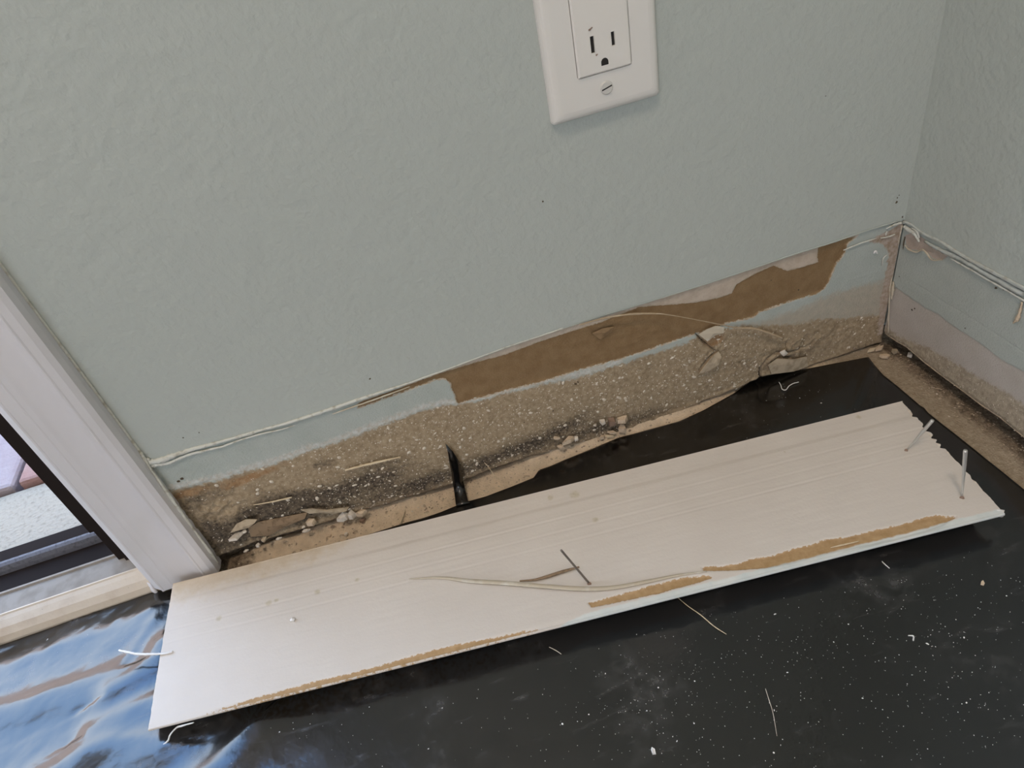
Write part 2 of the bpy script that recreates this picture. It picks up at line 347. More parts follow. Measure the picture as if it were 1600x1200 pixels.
Yd = .0006 + .0011 * tearf + .0006 * palef + stf * (.0004 * vnoise(X, Z, 260, 3) + .0006 * vnoise(X, Z, 60, 2)) + .00035 * tearf * vnoise(X * .4, Z, 260, 3)
rough = blob(330, 800, .03, .03) + .6 * blob(1240, 545, .05, .012) + .5 * blob(1110, 540, .015, .012)
Yd += rough * .0040 * vnoise(X, Z, 170, 4)
# broken foot of the drywall: eaten back below the ragged edge
foot = zb[:, None] + .0011 * vnoise(X, Z, 150, 3)
eat = sstep(.0006, -.0010, Z - foot)
Yd += eat * (.009 + .0015 * vnoise(X, Z, 120, 3))
Yd -= .0016 * np.exp(-((Z - foot - .0022) / .0018) ** 2) * (1 - eat) * (.6 + .5 * vnoise(X, Z, 50, 2))
# cracks
CR = [P2([(1188, 592), (1189, 575), (1198, 562), (1215, 552), (1228, 553), (1245, 549), (1262, 543), (1272, 533)]), P2([(1206, 566), (1222, 558), (1237, 560)]), P2([(1230, 553), (1231, 534)]), P2([(1088, 523), (1100, 535), (1113, 545), (1119, 550)]), P2([(1094, 578), (1106, 563), (1118, 551)])]
cr = np.full(X.shape, 1e9)
for q, c in enumerate(CR): cr = np.minimum(cr, d_line(X, Z, c) + (.0003 if q else 0) + .0004 * vnoise(X, Z, 300, 2))
Yd += .0045 * np.exp(-(cr / .0009) ** 2)
# relief lines left by the old board and paint
for L, h in ((P2([(1322, 440), (1372, 425)]), -.0003), (P2([(1330, 448), (1374, 430)]), .0003)):
    Yd += h * np.exp(-(d_line(X, Z, L) / .0006) ** 2)
m_strip = layered('stripped_drywall', ((.455, .50, .465), (.50, .54, .505), 40), [
    ('s_beige', (.44, .41, .34), (.50, .455, .37), 200, .0060, .0040, 160),
    ('s_stain', (.32, .24, .15), (.47, .37, .25), 260, .0055, .0020, 300),
    ('s_fuzz', (.66, .68, .66), (.54, .51, .44), 420, .0060, .0020, 300),
    ('s_orange', (.34, .20, .10), (.42, .28, .16), 200, .25, .25, 200),
    ('s_mold_and_hole', (.055, .043, .034), (.19, .15, .105), 420, .40, .48, 420),
    ('s_pale', (.62, .53, .44), (.52, .43, .34), 160, .0005, .0003, 130),
    ('s_pink', (.54, .45, .385), (.38, .29, .21), 320, .0030, .0008, 260),
    ('s_fringe', (.58, .50, .40), (.44, .36, .26), 500, .0016, .0004, 200),
    ('s_tear', (.245, .155, .078), (.30, .20, .105), 450, .0013, .00025, 120),
    ('s_foot', (.13, .10, .075), (.30, .24, .17), 300, .0010, .0008, 260),
    ('s_crack', (.03, .022, .016), (.05, .04, .03), 500, .0002, .0003, 300)], .9, (700, .0008))
strip = gridmesh('stripped_strip', np.stack([X, Yd, Z], -1), m_strip, wall_back)
attr(strip, 's_stain', s_stain + 5 * (s_tear < -.002)); attr(strip, 's_tear', s_tear); attr(strip, 's_pale', s_pale); attr(strip, 's_pink', s_pink)
attr(strip, 's_fuzz', np.abs(s_stain - .0030) - .0022 + .006 * (X > -.24)); attr(strip, 's_orange', .5 - orange + .8 * (s_stain > .001)); attr(strip, 's_mold_and_hole', .55 - mold_and_hole + 2. * sstep(-.002, .004, s_stain))
attr(strip, 's_beige', s_beige + 5 * (s_tear < -.002)); attr(strip, 's_fringe', np.abs(s_tear - .0003) - .0005 + .0006 * vnoise(X, Z, 120, 3)); attr(strip, 's_foot', (.5 - eat) * .003); attr(strip, 's_crack', cr - .0006)

# ================================================================== bared strip of the right wall
Q2 = lambda L: [tuple(onX(u)[[1, 2]]) for u in L]
ysr = np.concatenate([np.linspace(-1.8, -.43, 40), np.linspace(-.42, 0, 420)]); n1, n2 = len(ysr), 150; Yg = np.repeat(ysr[:, None], n2, 1)
zb_px = [(1600, 688), (1560, 655), (1530, 635), (1500, 612), (1470, 590), (1440, 567), (1415, 545), (1398, 535), (1386, 527)]
_zb = np.array(Q2(zb_px)); _zb = _zb[np.argsort(_zb[:, 0])]
bot = np.interp(ysr, _zb[:, 0], _zb[:, 1]); topr = yc(ysr) + .003
Zg = bot[:, None] + (topr - bot)[:, None] * np.linspace(0, 1, n2)[None]
pb = np.array(Q2([(1640, 606), (1600, 584), (1560, 560), (1530, 538), (1490, 512), (1465, 491), (1440, 479), (1415, 462), (1393, 446)])); pb = pb[np.argsort(pb[:, 0])]
sb = np.array(Q2([(1640, 655), (1600, 634), (1573, 616), (1523, 588), (1482, 562), (1450, 545), (1420, 533), (1400, 524), (1386, 514)])); sb = sb[np.argsort(sb[:, 0])]
s_bare = Zg - np.interp(Yg, pb[:, 0], pb[:, 1]) + .0012 * vnoise(Yg, Zg, 70, 3)
s_stn = Zg - np.interp(Yg, sb[:, 0], sb[:, 1])
s_pk = sd_poly(Yg, Zg, Q2([(1413, 368), (1425, 364), (1440, 372), (1452, 380), (1470, 392), (1480, 400), (1470, 408), (1456, 404), (1446, 394), (1434, 391), (1420, 390), (1414, 382)]))
ln = np.exp(-(d_line(Yg, Zg, Q2([(1407, 432), (1440, 450), (1470, 470), (1520, 500), (1600, 552)])) / .0005) ** 2)
pk = sstep(.0004, -.0005, s_pk); bf = sstep(.001, -.001, s_bare); sf = sstep(.003, -.003, s_stn)
Xd = .0006 + .0005 * bf + .0006 * pk + .0004 * ln + sf * (.0004 * vnoise(Yg, Zg, 250, 3)) + .0012 * sstep(.004, 0, Zg - bot[:, None])
m_strip_r = layered('stripped_drywall_right', ((.46, .495, .46), (.50, .53, .495), 40), [
    ('s_bare', (.56, .51, .465), (.52, .47, .42), 180, .0012, .0010, 60),
    ('s_stain', (.37, .30, .225), (.53, .45, .34), 330, .0050, .0022, 330),
    ('s_pk', (.56, .46, .40), (.48, .39, .32), 200, .0006, .0003, 120)], .88, (800, .0006))
strip_r = gridmesh('stripped_strip', np.stack([Xd, Yg, Zg], -1), m_strip_r, wall_right, flip=True)
attr(strip_r, 's_bare', s_bare); attr(strip_r, 's_stain', s_stn); attr(strip_r, 's_pk', s_pk)
# underside of that drywall sheet
V, F = [], []
for y, z, in zip(ysr, bot): V += [(.0018, y, z), (.0135, y, z + .0005)]
for i in range(len(ysr) - 1): F.append((2 * i, 2 * i + 1, 2 * i + 3, 2 * i + 2))
mesh('drywall_edge', V, F, m_chip_t, wall_right)

# caulk beads left along the wall (their skins stand proud of both paints)
def wl(L, y=-.0006): return [onY(u, y) for u in L]
def wr(L, x=-.0006): return [onX(u, x) for u in L]
def bead(L, r, mat=m_caulk, par=wall_back, jit=.25, fl=.8, n=8):
    r = [q * 1.3 for q in r] if hasattr(r, '__len__') else r * 1.3
    return tube('caulk_bead', L, r, mat, par, 8, ((0, 1, 0) if par is wall_back else (1, 0, 0), fl), jit, n)
bead(wl([(232, 722), (250, 719), (270, 712), (300, 702), (345, 690), (400, 675)]), [.0016, .0018, .0012, .0010, .0008])
bead(wl([(234, 728), (252, 725), (268, 722), (290, 712), (320, 704), (350, 697), (372, 688)]), [.0014, .0011, .0009, .0007, .0004])
bead(wl([(372, 682), (420, 669), (462, 657), (520, 638), (560, 624.5), (610, 608), (640, 598)]), [.0008, .0009, .0011, .0009, .0006])
bead(wl([(350, 696), (400, 680), (440, 671), (462, 664)]), [.0004, .0006, .0004, .0002])
bead(wl([(232, 716), (229, 727), (233, 738), (241, 752), (262, 782)]), [.0012, .0016, .0012, .0007, .0004])
bead(wl([(640, 598), (700, 576.5), (760, 554), (800, 539.5), (850, 523), (880, 513)]), [.0006, .0004, .0004, .0005], m_caulk, jit=.1)
bead(wl([(880, 513), (960, 487.5), (1040, 463.5), (1115, 439.5), (1180, 418), (1240, 397.5), (1300, 379), (1350, 362), (1405, 345)]), [.0003, .0003, .0004, .0005, .0005, .0004], m_wall, jit=.12)
bead(wl([(520, 647), (560, 633), (600, 619), (640, 604)]), [.0004, .0005, .0005, .0003], m_tanstrip)
bead(wl([(1318, 391), (1330, 386), (1345, 380), (1358, 376), (1370, 372)]), [.0003, .0005, .0005, .0005, .0002], m_caulk, jit=.1)
bead(wl([(1376, 372), (1388, 370), (1398, 366)]), [.0003, .0006, .0004])
bead(wl([(1385, 357), (1396, 352), (1408, 348)]), [.0003, .0008, .0009])
bead(wl([(1383, 366), (1386, 362), (1384, 395 - 27)]), .0004)
bead(wl([(1365, 396), (1368, 393), (1371, 396)]), [.0004, .0008, .0003], m_white_bit)
bead(wl([(1378, 415), (1380, 404), (1386, 398)]), [.0003, .0006, .0003])
# corner bead
bead([onX(u, -.0008) for u in [(1410, 352), (1406, 366), (1402, 380), (1396, 394), (1393.5, 410), (1393, 430), (1391, 450), (1389, 480), (1387.5, 520)]], [.0007, .0006, .0011, .0010, .0006, .0006, .0008, .0005, .0005], m_tanstrip, wall_right, .35)
bead([onX(u, -.0006) for u in [(1396, 440), (1395, 452), (1393, 468)]], [.0005, .0012, .0005], m_tanstrip, wall_right, .35)
# right wall beads
bead(wr([(1412, 347), (1420, 349), (1428, 354), (1438, 362), (1452, 370), (1470, 378), (1500, 397), (1540, 419), (1600, 451), (1650, 479)]), [.0011, .0009, .0006, .0009, .0010, .0011, .0011, .0012, .0012], m_caulk_p, wall_right, .12)
bead(wr([(1486, 404), (1500, 412), (1520, 423), (1545, 438), (1570, 452), (1597, 468), (1612, 476)]), [.0004, .0006, .0006, .0006, .0006, .0005], m_caulk, wall_right, .12)
bead(wr([(1445, 377), (1470, 391), (1500, 404), (1540, 427), (1600, 460)], -.0002), [.0008, .0013, .0014, .0014, .0014], m_caulk_p, wall_right, .3)
bead(wr([(1413, 354), (1420, 359), (1428, 364), (1433, 371), (1436, 378)]), [.0011, .0014, .0013, .0010, .0006], m_caulk, wall_right, .3)
bead(wr([(1425, 356), (1433, 362), (1436, 372)]), [.0006, .0009, .0006], m_caulk, wall_right, .3)
bead(wr([(1414, 370), (1412, 380), (1411, 390)]), [.0003, .0004, .0002], m_caulk_gap, wall_right, .3)
bead(wr([(1414, 383), (1420, 390), (1432, 394), (1441, 390), (1448, 396), (1456, 406), (1472, 406)]), [.0004, .0006, .0005, .0005, .0006, .0005, .0003], m_tanstrip, wall_right, .2)
bead(wr([(1597, 472), (1594, 485), (1590, 498), (1583, 505)]), [.0005, .0007, .0011, .0003], m_chip_t, wall_right, .4)

# small dents and mould dots on the paint
def dots(name, L, plane, mat, parent):
    V, F = [], []
    for (px, py, r) in L:
        c = onY((px, py), -.0002) if plane == 'y' else onX((px, py), -.0002); k = len(V); n = 7
        ax = np.array([1, 0, 0.]) if plane == 'y' else np.array([0, 1., 0]); nrm = np.array([0, -1., 0]) if plane == 'y' else np.array([-1., 0, 0])
        V.append(c + nrm * .0003)
        for i in range(n):
            a = 2 * math.pi * i / n; rr = r * random.uniform(.6, 1.3); V.append(c + rr * (ax * math.cos(a) + np.array([0, 0, 1.]) * math.sin(a)))
        F += [(k, k + 1 + i, k + 1 + (i + 1) % n) for i in range(n)]
    return mesh(name, V, F, mat, parent, True, 'stuff')
dots('mould_dots', [(1401, 316, .0013), (1402, 309, .0007), (1405, 305, .0005), (1410, 339, .0009), (1418, 337, .0004), (311, 676, .0005), (286, 684, .0005), (578, 592, .0008), (661, 593, .0005), (279, 752, .0011), (285, 748, .0013), (899, 600, .0013), (903, 597, .0009), (848, 315, .0006), (1290, 150, .0004), (897, 615, .0006), (864, 642, .0007), (819, 660, .0007), (1285, 452, .0006), (1205, 438, .0006), (1248, 453, .0008)], 'y', m_caulk_gap, wall_back)
dots('mould_dots', [(1556, 450, .0012), (1568, 452, .0007), (1425, 484, .0010), (1429, 482, .0007), (1508, 513, .0007), (1405, 432, .0005)], 'x', m_caulk_gap, wall_right)

# ================================================================== door trim, sill and track
prof = [(-.5895, .001), (-.5898, -.006), (-.5912, -.0105), (-.5945, -.0125), (-.5988, -.0134), (-.5998, -.0140), (-.6006, -.0140), (-.6013, -.0129), (-.6060, -.0100), (-.6110, -.0090), (-.6170, -.0092), (-.6220, -.0103), (-.6250, -.0107), (-.6257, -.0110), (-.6263, -.0110), (-.6268, -.0105), (-.6300, -.0104), (-.6333, -.0105), (-.6338, -.0108), (-.6350, -.0108), (-.6362, -.0090), (-.6420, -.0045), (-.6428, -.0020), (-.6430, .026)]
_pp = np.array(prof); prof = [tuple(q) for q in np.vstack([_pp[:6], spline(_pp[6:12], 5), _pp[12:]])]
zz = [.0095, .3, .8, 1.4, 2.05]
V = [(x, y, z) for z in zz for (x, y) in prof]; n = len(prof); F = []
for j in range(len(zz) - 1):
    for i in range(n - 1): F.append((j * n + i, j * n + i + 1, (j + 1) * n + i + 1, (j + 1) * n + i))
F.append(tuple(range(n))[::-1])
casing = struct(mesh('trim_1', V, F, m_trim)); 
tube('caulk_bead', [(-.5893, -.0004, .13 + .0), (-.5890, -.0006, .2), (-.5892, -.0003, .32), (-.589, -.0004, .6)], [.0012, .0009, .0010, .0009], m_caulk, casing, 8, ((0, 1, 0), .8), .1, 12)
tube('caulk_bead', [(-.5900, -.0050, .014), (-.5893, -.0058, .03), (-.5898, -.0048, .055), (-.5889, -.0052, .085), (-.5892, -.003, .118), (-.589, -.001, .135)], [.0008, .0014, .0010, .0013, .0010, .0015], m_caulk, casing, 8, ((0, 1, 0), 1), .3, 10)
struct(boxes('trim_2', [(DOOR_L, -.643, -.012, .02, DOOR_H - .02, DOOR_H + .05), (DOOR_L - .05, DOOR_L, -.012, .02, 0, DOOR_H + .05)], m_trim))

door = struct(empty('door_1', ((DOOR_L + DOOR_R) / 2, .05, 0)))
XR, XL = -.6435, DOOR_L
def sill_prism(name, pr, mat, xr=XR, x0=XL):
    V = [(x, y, z) for x in (x0, xr) for (y, z) in pr]; n = len(pr)
    F = [(i, (i + 1) % n, (i + 1) % n + n, i + n) for i in range(n)] + [tuple(range(n))[::-1], tuple(range(n, 2 * n))]
    return child(mesh(name, V, F, mat, None), door)
sill_prism('sill_nosing', [(-.0005, -.001), (-.0010, .004), (.0005, .0090), (.0040, .0140), (.0085, .0175), (.0112, .0190), (.0120, .0203), (.0130, .0203), (.0135, .0185), (.0135, -.001)], m_sill, -.6455)
sill_prism('sill_step', [(.0135, -.001), (.0135, .0178), (.0340, .0188), (.0343, .0206), (.0362, .0206), (.0365, .005), (.0365, -.001)], m_sillgrey)
sill_prism('track_channel', [(.0365, -.001), (.0365, .0090), (.0660, .0110), (.0660, -.001)], m_bronze)
sill_prism('track_rail', [(.0660, -.001), (.0660, .0150), (.0668, .0195), (.0690, .0212), (.0712, .0212), (.0716, .0190), (.0716, -.001)], m_alu, -.690)
sill_prism('outer_sill', [(.0716, -.001), (.0716, .0186), (.0860, .0196), (.0868, .0150), (.0868, -.04), (.0716, -.04)], m_bronze, -.690)
child(boxes('door_stile', [(-.6705, -.643, .030, .118, .006, DOOR_H - .02), (-.6640, -.643, .0265, .030, .009, DOOR_H - .02)], m_bronze), door)
child(boxes('weather_strip', [(-.6735, -.6705, .030, .036, .055, 1.9), (-.6760, -.6705, .040, .046, .04, 1.9)], m_bronze), door)
child(tube('sealant_thread', [(-.688, .060, .013), (-.676, .050, .0125), (-.670, .041, .011)], .0005, m_caulk_gap), door)
# end of the sill where it meets the trim: lump of paint
child(mesh('paint_lump', *tubeVF(spline([(-.6480, .004, .012), (-.6462, .0005, .008), (-.6448, -.002, .004), (-.6440, -.003, .0015)], 4), [.001, .0016, .0018, .0010], 7, None, .25), m_trim, None, True), door)

# outside: concrete step, pavers, lawn edge wall
struct(boxes('trim_3', [(-3.2, .2, .0868, .188, -.1, .0005)], m_step)).name = 'door_step'
patio = struct(boxes('patio', [(-14, 6, .188, 9, -.16, -.046)], m_ground))
struct(boxes('garden_ground', [(-14, 6, -10, ROOM_B - .14, -.2, -.05)], m_ground))
pw, pl, gap = .105, .205, .006
V0, F0 = boxVF(-pw / 2 + gap / 2, pw / 2 - gap / 2, 0, pl - gap, -.046, .009)
pm = {}
for k, mt in enumerate((m_paver_pink, m_paver_red)):
    me = bpy.data.meshes.new('paver'); me.from_pydata(V0, [], F0); me.materials.append(mt); pm[k] = me
jx = onZ((20, 757), .009)[0]
for r in range(5):
    for c in range(-9, 5):
        k = 1 if (c == 0 and r == 0) else (0 if (c == -1 and r == 0) else random.choice((0, 0, 1)))
        o = bpy.data.objects.new('paver', pm[k]); COL.objects.link(o); o.parent = patio
        o.location = (jx + pw / 2 + c * pw + (pw / 2 if r % 2 else 0), .191 + r * pl, random.uniform(-.001, .001)); bevel(o, .004, 2)
m_garden = M('brown_stucco', (.40, .32, .29), .95, noise=[(3, (.34, .27, .245), .4, .6)], bump=[(60, .004)])
struct(boxes('garden_wall', [(-14, 6, 5.0, 5.2, -.1, 3.0)], m_garden))

# ================================================================== black plastic sheet
top_px = [(280, 925), (420, 885), (560, 840), (634, 816), (660, 809), (690, 799), (712, 790), (730, 783), (760, 775), (800, 760), (834, 746), (842, 734), (860, 728), (880, 719), (920, 703), (965, 684), (1020, 669), (1060, 658), (1100, 640), (1145, 615), (1170, 598), (1188, 588), (1250, 578), (1300, 568), (1357, 557)]
_tp = np.array([onZ(u, .0015)[:2] for u in top_px])
rt_px = [(1357, 557), (1367, 570), (1380, 585), (1400, 601), (1430, 626), (1450, 644), (1490, 676), (1535, 712), (1570, 740), (1600, 764), (1640, 798)]
_rt = np.array([onZ(u, .0015)[:2] for u in rt_px]); _rt = _rt[np.argsort(_rt[:, 1])]
XLp, XRp, YB = -1.25, _tp[-1][0], -.85
def ytop(x): return np.where(x < -.640, -.0015, np.interp(x, _tp[:, 0], _tp[:, 1], left=-.004))
NX, NY = 620, 400
ux = np.linspace(XLp, XRp, NX); vv = np.linspace(0, 1, NY) ** .75
X0 = np.repeat(ux[:, None], NY, 1); Yp = YB + (ytop(ux)[:, None] - YB) * vv[None]
xr = np.interp(Yp, _rt[:, 1], _rt[:, 0], left=_rt[0][0]); Xp = X0 + (xr - XRp) * sstep(-.30, XRp, X0)
Zp = .0012 + .0006 * vnoise(Xp, Yp, 14, 2) + .0002 * vnoise(Xp, Yp, 60, 2)
def fold(L, h, wd, near=1.0):                          # near > 1 makes the slope facing the room gentler
    global Zp
    P = spline([onZ(u, .002)[:2] for u in L], 5); d = np.full(Xp.shape, 1e9); sg = np.ones(Xp.shape)
    if P[0][0] > P[-1][0]: P = P[::-1]
    for a, b_ in zip(P[:-1], P[1:]):
        e_ = b_ - a; t_ = np.clip(((Xp - a[0]) * e_[0] + (Yp - a[1]) * e_[1]) / (e_ @ e_ + 1e-15), 0, 1)
        q = np.hypot(Xp - a[0] - t_ * e_[0], Yp - a[1] - t_ * e_[1]); side = e_[0] * (Yp - a[1]) - e_[1] * (Xp - a[0])
        sg = np.where(q < d, np.sign(side), sg); d = np.minimum(d, q)
    Zp = Zp + h * np.exp(-(d / np.where(sg > 0, wd, wd * near)) ** 2)
lm = sstep(-.50, -.62, Xp)
Zp += lm * (.0008 * vnoise(Xp * 1.0 + Yp * .9, Yp * 2.6 - Xp * .9, 15, 2) + .00016 * vnoise(Xp * .6 + Yp, Yp * 1.6 - Xp, 90, 2)) + lm * .0012
fold([(5, 1118), (70, 1098), (120, 1080), (185, 1056)], .0034, .0095, 1.9)
fold([(182, 1090), (212, 1072), (238, 1046), (258, 1012)], .0037, .0100, 1.8)
fold([(150, 1152), (185, 1134), (215, 1117), (250, 1104)], .0036, .0095, 1.9)
fold([(70, 1222), (130, 1192), (175, 1174), (215, 1168), (262, 1166)], .0037, .0100, 1.9)
fold([(310, 1235), (350, 1198), (380, 1166), (402, 1138)], .0044, .0115, 1.8)
fold([(205, 1030), (225, 1000), (245, 975)], .0006, .0050)
# held up by its wrinkles, tucked down under the sill
Zp += .0042 * sstep(-.47, -.625, Xp) * sstep(-.004, -.026, Yp + .005 * vnoise(Xp, Yp, 45, 3))
fold([(1330, 640), (1345, 610), (1357, 575)], .0008, .003)
fold([(1425, 655), (1440, 640), (1452, 634)], .0012, .003)
fold([(1540, 740), (1580, 790), (1620, 860)], .0008, .008)
Zp = np.maximum(Zp, .0004)
m_plastic = bpy.data.materials.new('black_plastic'); m_plastic.use_nodes = True
t = m_plastic.node_tree; b = t.nodes['Principled BSDF']; c = t.nodes.new('ShaderNodeTexCoord')
b.inputs['IOR'].default_value = 1.78; b.inputs['Specular IOR Level'].default_value = .5
def dn(s, lo, hi, det=5, vec=None):
    n = nn(t, 'ShaderNodeTexNoise'); n.inputs['Scale'].default_value = s; n.inputs['Detail'].default_value = det; n.inputs['Roughness'].default_value = .65
    t.links.new(vec or c.outputs['Object'], n.inputs['Vector']); r = nn(t, 'ShaderNodeMapRange'); r.inputs[1].default_value = lo; r.inputs[2].default_value = hi
    t.links.new(n.outputs['Fac'], r.inputs[0]); return r.outputs[0]
mp = nn(t, 'ShaderNodeMapping'); mp.inputs['Rotation'].default_value = (0, 0, .35); mp.inputs['Scale'].default_value = (1, 4, 1); t.links.new(c.outputs['Object'], mp.inputs[0])
a1 = dn(16, .52, .75); a2 = dn(120, .40, .75, 6); a3 = dn(30, .60, .78, 6, mp.outputs[0])
mu = nn(t, 'ShaderNodeMath', operation='MULTIPLY'); t.links.new(a1, mu.inputs[0]); t.links.new(a2, mu.inputs[1])
ad = nn(t, 'ShaderNodeMath', operation='ADD', use_clamp=True); t.links.new(mu.outputs[0], ad.inputs[0])
m3 = nn(t, 'ShaderNodeMath', operation='MULTIPLY'); t.links.new(a3, m3.inputs[0]); m3.inputs[1].default_value = .5; t.links.new(m3.outputs[0], ad.inputs[1])
x = nn(t, 'ShaderNodeMix', data_type='RGBA'); x.inputs[6].default_value = (.005, .0048, .0048, 1); x.inputs[7].default_value = (.105, .10, .10, 1); t.links.new(ad.outputs[0], x.inputs[0]); t.links.new(x.outputs[2], b.inputs['Base Color'])
r = nn(t, 'ShaderNodeMapRange'); r.inputs[3].default_value = .17; r.inputs[4].default_value = .5; t.links.new(ad.outputs[0], r.inputs[0]); t.links.new(r.outputs[0], b.inputs['Roughness'])
bu = nn(t, 'ShaderNodeBump'); bu.inputs['Distance'].default_value = .00012; n = nn(t, 'ShaderNodeTexNoise'); n.inputs['Scale'].default_value = 180; t.links.new(c.outputs['Object'], n.inputs['Vector']); t.links.new(n.outputs['Fac'], bu.inputs['Height']); t.links.new(bu.outputs[0], b.inputs['Normal'])
sheet = gridmesh('plastic_sheet', np.stack([Xp, Yp, Zp], -1), m_plastic)
sol = sheet.modifiers.new('thickness', 'SOLIDIFY'); sol.thickness = .00025; sol.offset = -1
tag(sheet, 'glossy black plastic sheet covering the floor, wrinkled beside the door sill', 'plastic sheet')
# torn flap running over the slab and up the wall
L = [(735, 786), (731, 782), (727, 766), (724, 752), (722, 735), (717, 720), (708, 706), (696, 693)]
Lf = [(713, 791), (712, 787), (710, 770), (707, 752), (705, 738), (702, 722), (700, 708), (696, 693)]
V, F = [], []
for i, (a, bq) in enumerate(zip(L, Lf)):
    for u in (bq, a):
        if i < 3: p = onZ(u, .0022 + .0006 * i)
        elif i == 3: p = onY(u, -.0035)
        else: p = onY(u, -.0030)
        V.append(p)
for i in range(len(L) - 1): F.append((2 * i, 2 * i + 1, 2 * i + 3, 2 * i + 2))
fl = mesh('torn_flap', V, F, m_plastic, sheet, True); q = fl.modifiers.new('thickness', 'SOLIDIFY'); q.thickness = .0003; q.offset = 0

# ================================================================== loose baseboard, back side up
ZB = .0200
c0, c1, c2, c3 = [onZ(u, ZB) for u in ((270, 911), (1409, 626), (1567, 800), (231, 1140))]
eu = c1 - c0; LB = np.linalg.norm(eu); eu /= LB; ev = np.array([eu[1], -eu[0], 0]); WB = float((c3 - c0) @ ev + (c2 - c1) @ ev) / 2
def loc2(p): d = np.asarray(p) - c0; return float(d @ eu), float(d @ ev)
B2 = lambda L: [loc2(onZ(u, ZB)) for u in L]
NU, NV = 640, 150
# rows: denser round the edges; the section continues over the rounded edges down to the underside
vprof = np.concatenate([np.zeros(6), np.linspace(0, 1, NV), np.ones(7)])
U = np.repeat(np.linspace(0, 1, NU)[:, None], len(vprof), 1); Vv = np.repeat(vprof[None], NU, 0)
le = loc2(c3)[0]; re_ = loc2(c2)[0] - LB                                    # the ends are cut slightly out of square
gpos = [.155, .262, .365, .455]
u0 = le * Vv; u1 = LB + re_ * Vv
nick = .0009 * (vnoise(Vv * 1.0, Vv * 0 + 3.3, 30, 3)) * 1.0
for g in gpos + [.30, .41]: nick = nick - .0024 * np.exp(-((Vv - g) / .013) ** 2)
S = u0 + (u1 - u0) * U + (nick * sstep(.985, 1, U)) + .0006 * vnoise(Vv, Vv * 0 + 9.1, 26, 2) * sstep(.02, 0, U)
S[:, :3] -= .006 * sstep(.985, 1, U[:, :3]); S[:, -3:] -= .006 * sstep(.985, 1, U[:, -3:])   # the saw cut leans under
T = Vv * WB
H = np.zeros(S.shape)
H -= .0005 * sstep(gpos[0] + .012, gpos[0] - .012, Vv) 
for k_, g in enumerate(gpos):
    am = .55 + .45 * vnoise(S * .6, S * 0 + 3.7 * k_, 14, 3)
    H += am * (-.00022 * np.exp(-((Vv - g - .007) / .006) ** 2) + .00016 * np.exp(-((Vv - g + .006) / .006) ** 2))
H += .00005 * vnoise(S * .08, T, 420, 3) * sstep(.55, .45, Vv) + .00006 * vnoise(S * .1, T, 300, 2)
TORN_A = B2([(918, 942), (940, 937), (960, 930), (985, 925), (1005, 918), (1030, 912), (1050, 906), (1080, 901), (1108, 899), (1112, 903), (1085, 912), (1060, 918), (1030, 927), (1000, 933), (970, 940), (925, 949)])
TORN_B = B2([(1096, 886), (1130, 884), (1158, 880), (1175, 872), (1200, 870), (1225, 862), (1245, 855), (1265, 852), (1290, 842), (1320, 840), (1350, 832), (1380, 825), (1410, 819), (1440, 810), (1465, 804), (1478, 807), (1498, 806), (1485, 813), (1470, 822), (1440, 831), (1400, 842), (1350, 853), (1300, 863), (1240, 879), (1200, 887), (1150, 891), (1098, 892)])
fl_ = lambda x, k: (x, 1140 + (x - 231) * (800 - 1140) / (1567 - 231) - k)
TORN_C = B2([fl_(x, k) for x, k in ((322, 2), (360, 5), (400, 7), (450, 8), (500, 9), (550, 7), (600, 8), (640, 10), (690, 11), (730, 9), (780, 6), (840, 3), (840, 1), (700, 1), (560, 1), (420, 1))])
s_t = np.minimum(np.minimum(sd_poly(S, T, TORN_A), sd_poly(S, T, TORN_B)), sd_poly(S, T, TORN_C))
H -= .0008 * sstep(.0003, -.0004, s_t) - .0002 * vnoise(S, T, 220, 3) * sstep(0, -.001, s_t)
H -= .0004 * np.exp(-((Vv - 1) / .02) ** 2)
# rounded long edges down to the underside
TH = .0125
kb = [(.0006, 1.0), (.0000, .90), (-.0004, .6), (-.0004, .28), (.0003, .10), (.0014, .02)]   # back edge rows (inset, height share)
for k, (ins, h) in enumerate(kb[::-1]): T[:, k] = ins - .0; H[:, k] = -TH * (1 - h)
fb = [(.0003, .985), (.0008, .93), (.0010, .86), (.0004, .78), (-.0030, .55), (-.0070, .25), (-.012, 0.)]
for k, (out, h) in enumerate(fb): T[:, -7 + k] = WB + out; H[:, -7 + k] = -TH * (1 - h)
bowl = .0012 * np.sin(U * math.pi) * 0
PB = c0[None, None] + S[..., None] * eu + T[..., None] * ev; PB[..., 2] = ZB + H
m_board = layered('primed_board_back', ((.69, .635, .58), (.73, .675, .62), 14), [
    ('s_dirt', (.62, .52, .40), (.70, .61, .50), 120, .012, .010, 60),
    ('s_smudge', (.54, .48, .37), (.64, .58, .47), 500, .25, .2, 300),
    ('s_torn', (.42, .27, .13), (.52, .35, .19), 450, .0018, .00025, 160),
    ('s_edge', (.64, .69, .68), (.74, .76, .74), 120, .0015, .0008, 60)], .5, (500, .00012))
board = empty('baseboard', tuple(c0 * .5 + c2 * .5 - np.array([0, 0, TH])))
bb = child(gridmesh('board_body', PB, m_board), board)
attr(bb, 's_torn', s_t)
dirt = Vv * WB - .016 - .006 * vnoise(S, T, 30, 2) + .05 * sstep(.05, .30, S)
attr(bb, 's_dirt', dirt)
sm = np.full(S.shape, .9)
